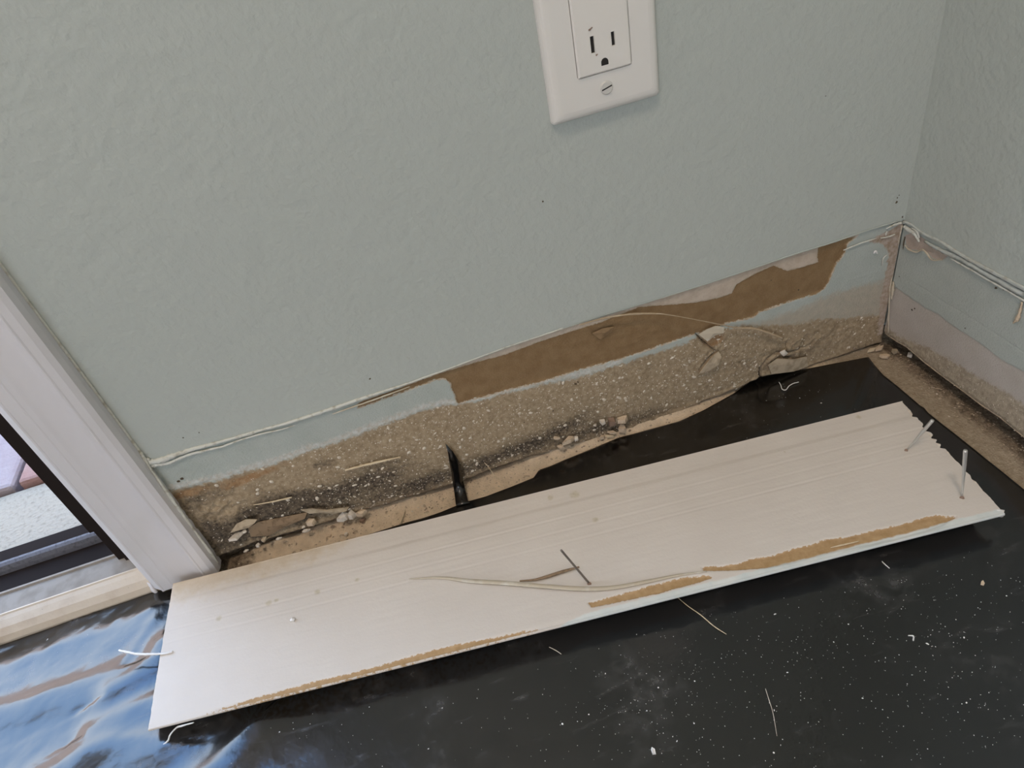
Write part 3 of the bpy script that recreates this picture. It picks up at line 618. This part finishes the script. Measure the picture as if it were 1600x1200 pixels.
for (px, py, r) in [(496, 925, .004), (342, 966, .004), (420, 942, .004), (432, 938, .003), (558, 906, .003), (860, 777, .004), (1342, 651, .0035), (898, 772, .006), (930, 812, .004), (1226, 706, .0014), (1217, 704, .001), (455, 970, .0022)]:
    q = loc2(onZ((px, py), ZB)); sm = np.minimum(sm, .9 - .8 * np.exp(-(((S - q[0]) / r) ** 2 + ((T - q[1]) / r) ** 2)))
attr(bb, 's_smudge', sm - .28)
attr(bb, 's_edge', np.where(U > .40, WB - .0035 - T, .01) + .012 * sstep(.52, .42, U))
# closed ends and underside
n_ = len(vprof)
for nm, row in (('board_end', 0), ('board_end', NU - 1)):
    P = PB[row]; F = [tuple(range(n_)) if row == 0 else tuple(range(n_))[::-1]]
    child(mesh(nm, P, F, m_chip_w), board)
child(mesh('board_face', [PB[4, 0], PB[-10, 0], PB[-10, -1], PB[4, -1]], [(0, 1, 2, 3)], m_trim), board)
def bz(u, dz=0.): p = onZ(u, ZB + dz); return p
# nails
def nail(base, tip, r0, r1, mat):
    b0 = bz(base, -.001); t0 = above(b0, tip); d = (t0 - b0)
    o = child(tube('nail', [b0, b0 + d * .3, b0 + d * .7, t0 - d * .02, t0], [r0, (r0 * 2 + r1) / 3, r1 * .95, r1, r1 * .75], mat, None, 10, None, 0, 2), board)
    hole = child(mesh('nail_hole', *tubeVF([bz(base, .0002), bz(base, .00045)], .0013, 8, None, .3), m_chip_b, None), board)
    return o
nail((1503, 778), (1508.5, 704), .0006, .0013, m_nail)['label'] = 'bright nail standing upright'
nail((1416, 704), (1457, 657), .0004, .0013, m_nail)['label'] = 'bright nail leaning over the board end'
nail((921, 912), (877, 860), .0008, .0008, m_nail_dark)['label'] = 'dull grey nail'
# peeled strips still hanging on it
def ribbon(name, L, wd, th, mat, parent=None, n=7):    # L points 3D, flat strip lying on its support
    P = spline(L, n); k = len(P); W = np.interp(np.linspace(0, 1, k), np.linspace(0, 1, len(wd)), wd)
    T_ = np.gradient(P, axis=0); T_ /= np.linalg.norm(T_, axis=1)[:, None]; V, F = [], []
    for i in range(k):
        s = np.cross(T_[i], (0, 0, 1.)); s /= np.linalg.norm(s) + 1e-9; h = W[i] / 2; up = np.array([0, 0, th])
        V += [P[i] - s * h, P[i] + s * h, P[i] + s * h * .8 + up, P[i] - s * h * .8 + up]
    for i in range(k - 1):
        a = 4 * i
        for j in range(4): F.append((a + j, a + (j + 1) % 4, a + 4 + (j + 1) % 4, a + 4 + j))
    F += [(3, 2, 1, 0), tuple(4 * (k - 1) + j for j in range(4))]
    o = mesh(name, V, F, mat, None, True); return child(o, parent) if parent else o
ribbon('peeled_paint_strip', [bz(u, .0003 + h) for u, h in [((640, 905), 0), ((690, 903), .0004), ((735, 908), .0010), ((790, 911), .0016), ((850, 916), .0018), ((910, 920), .0012), ((960, 918), .0006), ((1010, 909), .0003), ((1060, 899), .0001), ((1104, 893), 0)]], [.0006, .0022, .0034, .0036, .0034, .0036, .0032, .0028, .0018, .0008], .0006, m_tanstrip, board)
ribbon('brown_splinter', [bz(u, .0004 + h) for u, h in [((812, 908), .0012), ((835, 906), .001), ((855, 901), .0008), ((880, 893), .0006), ((905, 886), .0003)]], [.0010, .0016, .0026, .0026, .0010], .0005, m_brownstrip, board)
ribbon('loose_splinter', [bz(u, .0002) for u in [(1298, 856), (1315, 852), (1342, 846)]], [.0003, .0012, .0004], .0005, m_straw, board)
for x0_, x1_ in ((300, 352), (372, 464), (640, 706)):
    ribbon('peeled_edge', [bz(fl_(x_, -k_), -.0022) for x_, k_ in ((x0_, 0), ((x0_ + x1_) / 2, 1), (x1_ - 8, 1.5), (x1_, 3))], [.0004, .0016, .0014, .0004], .0007, m_trim, board)
child(tube('caulk_string', [bz(u, h) for u, h in [((270, 1018), .0008), ((258, 1021), .0012), ((238, 1022), .0012), ((216, 1022), .0010), ((200, 1019), .0006), ((186, 1016), 0.)]], [.0006, .0008, .0009, .0009, .0007], m_white_bit, None, 7, None, .15), board)
child(tube('paint_thread', [onZ(u, z) for u, z in [((303, 1129), .017), ((285, 1134), .017), ((276, 1137), .015), ((266, 1148), .013), ((262, 1158), .011), ((250, 1167), .010)]], [.0004, .0007, .0005, .0006, .0004], m_white_bit, None, 6, None, .15), board)
child(mesh('caulk_blob', *tubeVF([bz((454, 969), .0), bz((458, 968), .0014), bz((461, 966), .001)], [.001, .0016, .0006], 7, None, .35), m_white_bit, None, True), board)
child(mesh('end_burr', *tubeVF([bz((1556, 797), -.001), bz((1563, 800), -.002), bz((1564, 806), -.006)], [.0012, .0022, .0014], 7, None, .3), m_white_bit, None, True), board)
tag(board, 'long off white baseboard lying face down on the black plastic with nails up', 'baseboard')

# ================================================================== outlet
xo, zo = -.2699, .2714; PWD, PHT = .070, .1143
outlet = empty('electrical_outlet', (xo + PWD / 2, 0, zo))
cx = xo + PWD / 2; cz = zo + PHT / 2; DW, DH = .0333, .0668
def frustum_plate():
    V, F = [], []
    def ring(x0, x1, z0, z1, y, rr=.0022, k=4):
        i0 = len(V)
        for (cx_, cz_, a0) in ((x1 - rr, z1 - rr, 0), (x0 + rr, z1 - rr, 90), (x0 + rr, z0 + rr, 180), (x1 - rr, z0 + rr, 270)):
            for j in range(k):
                a = math.radians(a0 + 90 * j / (k - 1)); V.append((cx_ + rr * math.cos(a), y, cz_ + rr * math.sin(a)))
        return list(range(i0, len(V)))
    R_ = [ring(xo, xo + PWD, zo, zo + PHT, .0005), ring(xo, xo + PWD, zo, zo + PHT, -.0016), ring(xo + .0005, xo + PWD - .0005, zo + .0005, zo + PHT - .0005, -.0030), ring(xo + .0012, xo + PWD - .0012, zo + .0012, zo + PHT - .0012, -.0041), ring(xo + .0021, xo + PWD - .0021, zo + .0021, zo + PHT - .0021, -.0050), ring(xo + .0032, xo + PWD - .0032, zo + .0032, zo + PHT - .0032, -.0056), ring(xo + .0045, xo + PWD - .0045, zo + .0045, zo + PHT - .0045, -.0059), ring(xo + .0060, xo + PWD - .0060, zo + .0060, zo + PHT - .0060, -.0061),
          ring(cx - DW / 2 - .0004, cx + DW / 2 + .0004, cz - DH / 2 - .0004, cz + DH / 2 + .0004, -.0061, .0016), ring(cx - DW / 2 - .0004, cx + DW / 2 + .0004, cz - DH / 2 - .0004, cz + DH / 2 + .0004, -.002, .0016)]
    for a, b_ in zip(R_[:-1], R_[1:]):
        n = len(a)
        for i in range(n): F.append((a[i], b_[i], b_[(i + 1) % n], a[(i + 1) % n]))
    return V, F
child(mesh('cover_plate', *frustum_plate(), m_plate, None, False), outlet)
# receptacle face with real slots: built from cells around the openings
def face_cells(x0, x1, z0, z1, holes, y):
    xs_ = sorted({x0, x1, *[h[0] for h in holes], *[h[1] for h in holes]}); zs_ = sorted({z0, z1, *[h[2] for h in holes], *[h[3] for h in holes]})
    V, F = [], []
    for i in range(len(xs_) - 1):
        for j in range(len(zs_) - 1):
            mx, mz = (xs_[i] + xs_[i + 1]) / 2, (zs_[j] + zs_[j + 1]) / 2
            if any(h[0] < mx < h[1] and h[2] < mz < h[3] for h in holes): continue
            k = len(V); V += [(xs_[i], y, zs_[j]), (xs_[i + 1], y, zs_[j]), (xs_[i + 1], y, zs_[j + 1]), (xs_[i], y, zs_[j + 1])]; F.append((k, k + 1, k + 2, k + 3))
    for h in holes:
        k = len(V); V += [(h[a], yy, h[b_]) for yy in (y, y + .006) for a, b_ in ((0, 2), (1, 2), (1, 3), (0, 3))]
        for q in range(4): F.append((k + q, k + 4 + q, k + 4 + (q + 1) % 4, k + (q + 1) % 4))
    return V, F
dz0 = cz - DH / 2; YF = -.0074
sockets = [cz - .0195, cz + .0195]
holes = []
for s in sockets: holes += [(cx - .0074, cx - .0051, s - .0045 + .0025, s + .0046 + .0025), (cx + .0052, cx + .0073, s - .0034 + .0025, s + .0040 + .0025)]
hs = [h for h in holes]; gh = [(cx - .0022, cx + .0022, s - .0100, s - .0062) for s in sockets]
V, F = face_cells(cx - DW / 2 + .001, cx + DW / 2 - .001, dz0 + .001, dz0 + DH - .001, hs, YF)
k = len(V)
o_ = [(cx - DW / 2 + .001, dz0 + .001), (cx + DW / 2 - .001, dz0 + .001), (cx + DW / 2 - .001, dz0 + DH - .001), (cx - DW / 2 + .001, dz0 + DH - .001)]
q_ = [(cx - DW / 2, dz0), (cx + DW / 2, dz0), (cx + DW / 2, dz0 + DH), (cx - DW / 2, dz0 + DH)]
V += [(a, YF, b_) for a, b_ in o_] + [(a, YF + .001, b_) for a, b_ in q_] + [(a, -.001, b_) for a, b_ in q_]
for i in range(4): F += [(k + 4 + i, k + 4 + (i + 1) % 4, k + (i + 1) % 4, k + i), (k + 8 + i, k + 8 + (i + 1) % 4, k + 4 + (i + 1) % 4, k + 4 + i)]
rec = child(mesh('receptacle', V, F, m_device), outlet)
def sub(o, par): o.parent = par; return o              # parts lie in world space, so a sub-part needs no offset
for h in hs:
    m_ = mesh('blade_slot', *boxVF(h[0], h[1], YF + .0012, YF + .006, h[2], h[3]), m_hole); sub(m_, rec)
for g in gh:                                            # ground opening: flat foot, round top
    mx = (g[0] + g[1]) / 2; V = []; prof_ = [(g[0], g[2]), (g[1], g[2]), (g[1], g[2] + .0018)] + [(mx + .0022 * math.cos(a), g[2] + .0018 + .0022 * math.sin(a)) for a in np.linspace(.3, math.pi - .3, 6)] + [(g[0], g[2] + .0018)]
    V = [(a, yy, b_) for yy in (YF - .0001, YF + .005) for a, b_ in prof_]; n = len(prof_)
    sub(mesh('ground_opening', V, [tuple(range(n)), tuple(range(n, 2 * n))[::-1]] + [(i, i + n, (i + 1) % n + n, (i + 1) % n) for i in range(n)], m_hole), rec)
# the upper of the two test marks: moulded dimple above, and scuffs
for (a, b_, r) in ((-.0078, .0105, .0007), (-.0062, .0112, .0004), (-.0050, -.0035, .0005)):
    sub(mesh('scuff', *tubeVF([(cx + a, YF - .0001, sockets[0] + b_), (cx + a + r, YF - .0002, sockets[0] + b_ + r * .4), (cx + a + 2.5 * r, YF - .0001, sockets[0] + b_ + r)], [r * .6, r, r * .3], 6, ((0, 1, 0), .3), .3), m_chip_b, None, True), rec)
for zs_ in (zo + .0146, zo + PHT - .0146):
    n = 20; V = []; rs = [(.0040, -.0050), (.0040, -.0066), (.0034, -.0071)]
    for (r_, y_) in rs: V += [(cx + r_ * math.cos(2 * math.pi * i / n), y_, zs_ + r_ * math.sin(2 * math.pi * i / n)) for i in range(n)]
    F = [(j * n + i, j * n + (i + 1) % n, (j + 1) * n + (i + 1) % n, (j + 1) * n + i) for j in range(2) for i in range(n)] + [tuple(range(2 * n, 3 * n))]
    scr = child(mesh('cover_screw', V, F, m_screw, None), outlet)
    a = math.radians(14); d = np.array([math.cos(a), 0, math.sin(a)]); p = np.array([-math.sin(a), 0, math.cos(a)]) * .0004; o0 = np.array([cx, -.00716, zs_])
    sub(mesh('screw_slot', [o0 - d * .0033 - p, o0 + d * .0033 - p, o0 + d * .0033 + p, o0 - d * .0033 + p, *[v + np.array([0, .0006, 0]) for v in (o0 - d * .0033 - p, o0 + d * .0033 - p, o0 + d * .0033 + p, o0 - d * .0033 + p)]], [(0, 1, 2, 3), (4, 7, 6, 5), (0, 4, 5, 1), (2, 6, 7, 3), (1, 5, 6, 2), (0, 3, 7, 4)], m_hole), scr)
tag(outlet, 'white rectangular wall outlet with cover plate high on the green wall', 'outlet')

# ================================================================== debris, one by one
def chip(name, u, w_, d_, h_, rot, mat, label, z=0., wall=False, cat='chip', tilt=0.):
    n = random.randint(4, 6); P = []; w_, d_, h_ = w_ * 1.2, d_ * 1.2, h_ * 1.1
    for i in range(n):
        a = 2 * math.pi * (i + random.uniform(-.25, .25)) / n; P.append((w_ / 2 * math.cos(a) * random.uniform(.8, 1.1), d_ / 2 * math.sin(a) * random.uniform(.8, 1.1)))
    V = [(x * 1.0, y, random.uniform(0, .1) * h_) for x, y in P] + [(x * .93, y * .93, h_ * random.uniform(.6, 1.1)) for x, y in P]
    F = [tuple(range(n))[::-1], tuple(range(n, 2 * n))] + [(i, (i + 1) % n, (i + 1) % n + n, i + n) for i in range(n)]
    o = mesh(name, V, F, mat); p = onZ(u, z)
    if p[1] > -.0030: p = onY(u, -.0030)
    o.location = p
    o.rotation_euler = (tilt, 0, rot) if not wall else (math.radians(80) + tilt, 0, rot)
    tag(o, label, cat); return o
Fm = .00045   # metres per pixel here
chips = [
 ((370, 840), .0125, .0065, .0030, .1, m_chip_w, 'large pale plaster chip at the wall foot nearest the door trim', .008),
 ((383, 831), .0032, .0028, .002, .5, m_chip_w, 'small round white crumb above the large pale chip by the trim', .010),
 ((436, 842), .0048, .0026, .0014, .0, m_chip_w, 'thin pale flake on the slab right of the large plaster chip', 0),
 ((414, 844), .0050, .0030, .0020, .8, m_paper, 'grey leaning flake just right of the large plaster chip', 0),
 ((404, 853), .0038, .0034, .0022, .3, m_chip_w, 'small white lump on the slab below the large plaster chip', 0),
 ((487, 819), .0070, .0060, .0055, .2, m_chip_t, 'brown tan block of plaster standing left of the pale chunk pair', 0),
 ((479, 830), .0060, .0026, .0014, -.1, m_chip_w, 'flat pale flake in front of the brown tan block', 0),
 ((537, 811), .0085, .0060, .0045, .2, m_chip_w, 'pale rounded chunk, left one of the touching pair at the wall foot', 0),
 ((551, 807), .0060, .0060, .0045, -.1, m_chip_w, 'pale square chunk, right one of the touching pair at the wall foot', 0),
 ((566, 804), .0075, .0055, .0045, .15, m_chip_t, 'light brown chunk right of the touching pale pair', 0),
 ((567, 815), .0050, .0034, .0022, .5, m_chip_b, 'dark red brown chip in front of the light brown chunk', 0),
 ((541, 836), .0032, .0028, .0016, .6, m_chip_w, 'small whitish chip lying close to the board edge', 0),
 ((515, 838), .0038, .0028, .0016, .2, m_chip_t, 'small tan chip close to the board edge', 0),
 ((385, 861), .0034, .0022, .0012, .2, m_chip_w, 'tiny pale flake between trim and board edge', 0),
 ((889, 691), .0110, .0050, .0045, .2, m_chip_t, 'large tan plaster chunk under the dark mould patch', .001),
 ((876, 700), .0060, .0040, .0030, -.5, m_chip_t, 'tan chip resting below the large tan chunk', 0),
 ((870, 686), .0060, .0022, .0020, -.5, m_chip_t, 'narrow tan sliver left of the large tan chunk', .005),
 ((900, 687), .0034, .0044, .0030, .4, m_chip_w, 'pale upright crumb right of the large tan chunk', .003),
 ((942, 661), .0060, .0052, .0030, .9, m_chip_w, 'grey white chip wedged under the broken drywall edge', .006),
 ((930, 665), .0026, .0020, .0016, .2, m_chip_w, 'tiny white crumb left of the wedged grey white chip', .005),
 ((957, 663), .0065, .0060, .0060, .0, m_chip_b, 'brown square block under the broken drywall edge', .001),
 ((972, 659), .0080, .0060, .0055, -.2, m_chip_t, 'tan lump hanging at the broken drywall edge', .005),
 ((972, 672), .0060, .0065, .0040, .6, m_chip_t, 'light tan angular chunk at the right end of the rubble', 0),
 ((956, 677), .0085, .0030, .0022, -.5, m_chip_t, 'long tan sliver in front of the brown square block', 0),
 ((951, 683), .0085, .0024, .0020, -.6, m_straw, 'light wood sliver nearest the plastic edge in the rubble', 0),
 ((941, 685), .0050, .0036, .0026, .4, m_chip_t, 'round tan crumb at the left end of the slivers', 0),
 ((1373, 546), .0090, .0040, .0026, .2, m_chip_t, 'tan crumbly chunk in the corner by the plastic tip', 0),
 ((1362, 548), .0080, .0034, .0022, .1, m_straw, 'pale crumbly flake left of the corner', 0),
 ((1383, 558), .0080, .0050, .0026, -.3, m_chip_t, 'brown tan lump right of the plastic tip', 0),
 ((1397, 551), .0060, .0045, .0036, .6, m_paper, 'round grey brown pebble under the right wall', 0),
 ((1421, 557), .0045, .0040, .0030, .6, m_chip_w, 'pale pebble under the right wall edge', 0),
]
for (u, a, bq, h, r_, mt, lb, z) in chips: chip('plaster_chip', u, a, bq, h, r_, mt, lb, z)
tag(chip('plaster_chip', (1535, 912), .0042, .0018, .0012, .7, m_chip_t, '', .0016), 'greyish tan chip on the black plastic below the board end', 'chip')
tag(chip('plaster_chip', (19, 1140), .0042, .0036, .002, .3, m_white_bit, '', .003), 'white crumb on the wrinkled plastic at the far left', 'chip')
tag(chip('plaster_chip', (208, 1102), .0018, .0034, .002, .2, m_chip_b, '', .004), 'dark seed-like bit on a plastic fold beside the board end', 'chip')
tag(chip('plaster_chip', (1021, 1175), .0022, .0040, .002, .1, m_white_bit, '', .0018), 'bright white crumb near the bottom middle of the plastic', 'chip')

def strand(name, P, rad, mat, label, cat='splinter', jit=.15):
    return tag(tube(name, P, rad, mat, None, 6, None, jit, 6), label, cat)
strand('wood_splinter', wl([(539, 735), (560, 729), (590, 722), (626, 714)], -.0018), [.0007, .0009, .0010, .0005], m_straw, 'long pale wood splinter lying flat against the stained wall')
strand('wood_splinter', wl([(396, 789), (425, 784), (456, 777)], -.0018), [.0003, .0006, .0006], m_straw, 'short pale splinter on the wall above the large plaster chip')
strand('wood_splinter', [onZ(u, .0012) for u in [(633, 796), (629, 808), (625, 818)]], [.0003, .0007, .0006], m_straw, 'thin tan sliver on the slab beside the board edge')
strand('fibre', wl([(757, 723), (762, 728), (767, 735), (772, 742)], -.002) + [onZ((779, 748), .002)], [.0003, .0004, .0005, .0004], m_straw, 'curved pale fibre hanging at the wall foot right of the black flap', 'fibre')
strand('peeling_strand', wl([(905, 508), (945, 497), (985, 491), (1022, 490)], -.004) + wl([(1045, 492), (1085, 499), (1125, 507)], -.007) + wl([(1150, 512), (1180, 514), (1205, 522), (1223, 529)], -.004), [.0004, .0007, .0008, .0005, .0003, .0004, .0005, .0009, .0012, .0010], m_strand, 'long curved tan strand bridging the brown torn paper', 'strand')
strand('fibre', [onZ(u, .0022) for u in [(1057, 932), (1075, 947), (1095, 961), (1115, 978), (1135, 991)]], [.0002, .0003, .0004, .0002], m_straw, 'thin pale straw on the plastic below the middle of the board', 'fibre')
strand('fibre', [onZ(u, .0025) for u in [(1217, 597), (1220, 602), (1222, 608), (1228, 609), (1233, 603), (1240, 599), (1248, 597)]], [.0003, .0004, .0004, .0003], m_white_bit, 'curly white thread on the plastic near the crack', 'fibre')
strand('fibre', [onZ(u, .0018) for u in [(1378, 877), (1383, 882), (1390, 888)]], [.0003, .0004, .0003], m_white_bit, 'short straight white fibre below the torn board edge', 'fibre')
strand('fibre', [onZ(u, .0018) for u in [(1196, 1076), (1202, 1095), (1208, 1115), (1214, 1150)]], [.00015, .0002, .00015, .0001], m_chip_w, 'long grey hair-like thread low on the black plastic', 'fibre')
strand('fibre', [onZ(u, .0018) for u in [(858, 1011), (868, 1016), (877, 1022)]], [.0002, .0003, .0002], m_chip_w, 'short grey fibre on the plastic below the board middle', 'fibre')
strand('fibre', [onZ(u, .0045) for u in [(68, 1008), (71, 1004), (75, 998)]], [.0002, .0003, .0002], m_white_bit, 'tiny white fibre on the plastic by the door sill', 'fibre')
strand('fibre', [onZ(u, .0018) for u in [(1419, 993), (1427, 994), (1427, 1001)]], [.0003, .0005, .0004], m_white_bit, 'small hooked white bit on the plastic at right', 'fibre')
strand('wood_splinter', [onZ(u, .004) for u in [(1366, 545), (1375, 539)]], [.0005, .0004], m_straw, 'little pale splinter sticking up in the wall corner')
# loose paper flakes still hanging on the wall
def flake(pts, out, mat, nm='peeling_flake'):
    V = [onY(u, -.0006 - o_) for u, o_ in zip(pts, out)]; n = len(V); c_ = sum(V) / n + np.array([0, -.0012, 0]); V.append(c_)
    o = mesh(nm, V, [(i, (i + 1) % n, n) for i in range(n)], mat, wall_back); s = o.modifiers.new('thickness', 'SOLIDIFY'); s.thickness = .0006; return o
flake([(1092, 583), (1108, 562), (1122, 548), (1127, 557), (1122, 570), (1108, 579)], [.0012, .003, .0005, .002, .003, .002], m_paper)
flake([(1091, 522), (1104, 514), (1118, 509), (1131, 511), (1130, 520), (1116, 524), (1105, 533)], [.0005, .001, .001, .002, .003, .002, .002], m_tanstrip)
flake([(370, 818), (384, 811), (402, 811), (398, 817), (388, 824), (372, 828), (360, 832)], [.001, .002, .003, .004, .003, .002, .001], m_paper)
flake([(388, 824), (404, 815), (440, 808), (480, 800), (476, 810), (445, 822), (420, 836), (392, 838)], [.0, .0, .0, .0, .001, .001, .0005, .0], m_brownstrip)
flake([(470, 796), (488, 794), (510, 797), (526, 794), (545, 792), (540, 799), (520, 802), (500, 800), (484, 802)], [.002, .003, .003, .003, .002, .004, .004, .003, .003], m_paper)
flake([(1200, 570), (1214, 560), (1240, 561), (1260, 557), (1262, 572), (1240, 580), (1205, 584)], [.001, .001, .002, .001, .001, .002, .001], m_paper)
flake([(1218, 550), (1226, 546), (1231, 552), (1224, 556)], [.001, .003, .002, .002], m_chip_w)
flake([(925, 520), (940, 513), (959, 510), (955, 518), (938, 530)], [-.001, -.0008, -.0002, -.0008, -.001], m_kraft)

# uncountable: specks on the stained walls, crumbs on slab, dust on plastic
def specks(name, C, R, NRM, mat, label=None, parent=None, cat=None):
    V, F = [], []
    for c_, r_ in zip(C, R):
        n = 6; k = len(V); nrm = np.array(NRM, float); a1 = np.array([1., 0, 0]) if abs(nrm[0]) < .5 else np.array([0, 1., 0]); a2 = np.cross(nrm, a1); st = random.uniform(.6, 1.5); ro = random.uniform(0, 6.28)
        for i in range(n):
            a = 2 * math.pi * i / n; q1, q2 = r_ * math.cos(a) * st * random.uniform(.7, 1.2), r_ * math.sin(a) / st * random.uniform(.7, 1.2)
            V.append(c_ + a1 * (q1 * math.cos(ro) - q2 * math.sin(ro)) + a2 * (q1 * math.sin(ro) + q2 * math.cos(ro)))
        V.append(c_ + nrm * r_ * .45); F += [(k + i, k + (i + 1) % n, k + n) for i in range(n)]
    o = mesh(name, V, F, mat, parent, False, 'stuff')
    if label: tag(o, label, cat)
    return o
C, R_ = [], []
while len(C) < 3500:
    x = random.uniform(-.585, -.004); z = random.uniform(.004, .09); s = np.interp(x, _st[:, 0], _st[:, 1])
    if z > s - .001 or sd_poly(np.array([x]), np.array([z]), TEAR)[0] < .001: continue
    if x < -.50 and random.random() < .6: continue
    if x > -.12 and random.random() < .6: continue
    i = int((x + .5985) / .5985 * 759); j = int(np.clip((z + .001) / (top[i] + .001) * 155, 0, 155))
    C.append(np.array([x, Yd[i, j] - .0001, z])); R_.append(.00026 + .00042 * random.random() ** 2 + (.0013 * random.random() if random.random() < .09 else 0))
specks('plaster_specks', C, R_, (0, -1, 0), m_speck, parent=wall_back)
C, R_ = [], []
while len(C) < 700:
    y = random.uniform(-.30, -.004); z = random.uniform(.012, .05); s = np.interp(y, sb[:, 0], sb[:, 1])
    if z > s - .002 * random.random(): continue
    i = int(np.searchsorted(ysr, y)); C.append(np.array([Xd[i, 30] - .0002, y, z])); R_.append(.0002 + .0004 * random.random() ** 2)
specks('plaster_specks', C, R_, (-1, 0, 0), m_speck, parent=wall_right)
C, R_ = [], []
while len(C) < 2200:
    if random.random() < .72:
        x = random.uniform(-.588, -.02); y = -abs(random.gauss(0, .010)) + .004
        if not (-.52 < x < -.16 or random.random() < .4): continue
    else:
        y = random.uniform(-.34, -.01); x = -abs(random.gauss(0, .012)) + .008
    if y > .008: continue
    i_ = int(np.clip((x + .66) / .69 * 419, 0, 419)); j_ = int(np.clip((y + .32) / .344 * 209, 0, 209))
    C.append(np.array([x, y, SLABZ[i_, j_]])); R_.append(.0003 + .0009 * random.random() ** 3 + (.0016 * random.random() if random.random() < .06 and (-.34 < x < -.19 or -.58 < x < -.42) else 0))
specks('rubble_crumbs', C, R_, (0, 0, 1), m_crumb, parent=floor)
C, R_ = [], []
cl = [(1400, 1050, 150, 60, 90), (1300, 1000, 160, 40, 130), (1050, 1090, 90, 60, 120), (1480, 930, 90, 40, 70), (1250, 1130, 200, 60, 150), (1330, 880, 120, 25, 30), (950, 1100, 180, 60, 60), (700, 1130, 140, 50, 30), (1100, 650, 120, 25, 40), (1530, 1080, 80, 90, 60), (450, 1140, 70, 40, 30), (150, 1010, 120, 30, 25), (1240, 615, 40, 12, 20), (1180, 960, 130, 60, 60)]
for (px, py, sx_, sy_, k) in cl:
    for _ in range(int(k * 1.3)):
        u = (random.gauss(px, sx_), random.gauss(py, sy_)); p = onZ(u, .002)
        if p[0] > np.interp(p[1], _rt[:, 1], _rt[:, 0]) - .002 or p[1] > float(ytop(np.array(p[0]))) - .001: continue
        s_, t_ = loc2(p)
        if -.01 < s_ < LB + .01 and -.006 < t_ < WB + .008: continue
        i = int(np.clip((p[0] - XLp) / (XRp - XLp) * (NX - 1), 0, NX - 1)); j = int(np.argmin(np.abs(Yp[i] - p[1])))
        C.append(np.array([p[0], p[1], Zp[i, j] + .0001])); R_.append(.00010 + .00018 * random.random() ** 2 + (.0004 * random.random() if random.random() < .05 else 0))
specks('plaster_dust', C, R_, (0, 0, 1), m_white_bit, parent=sheet)
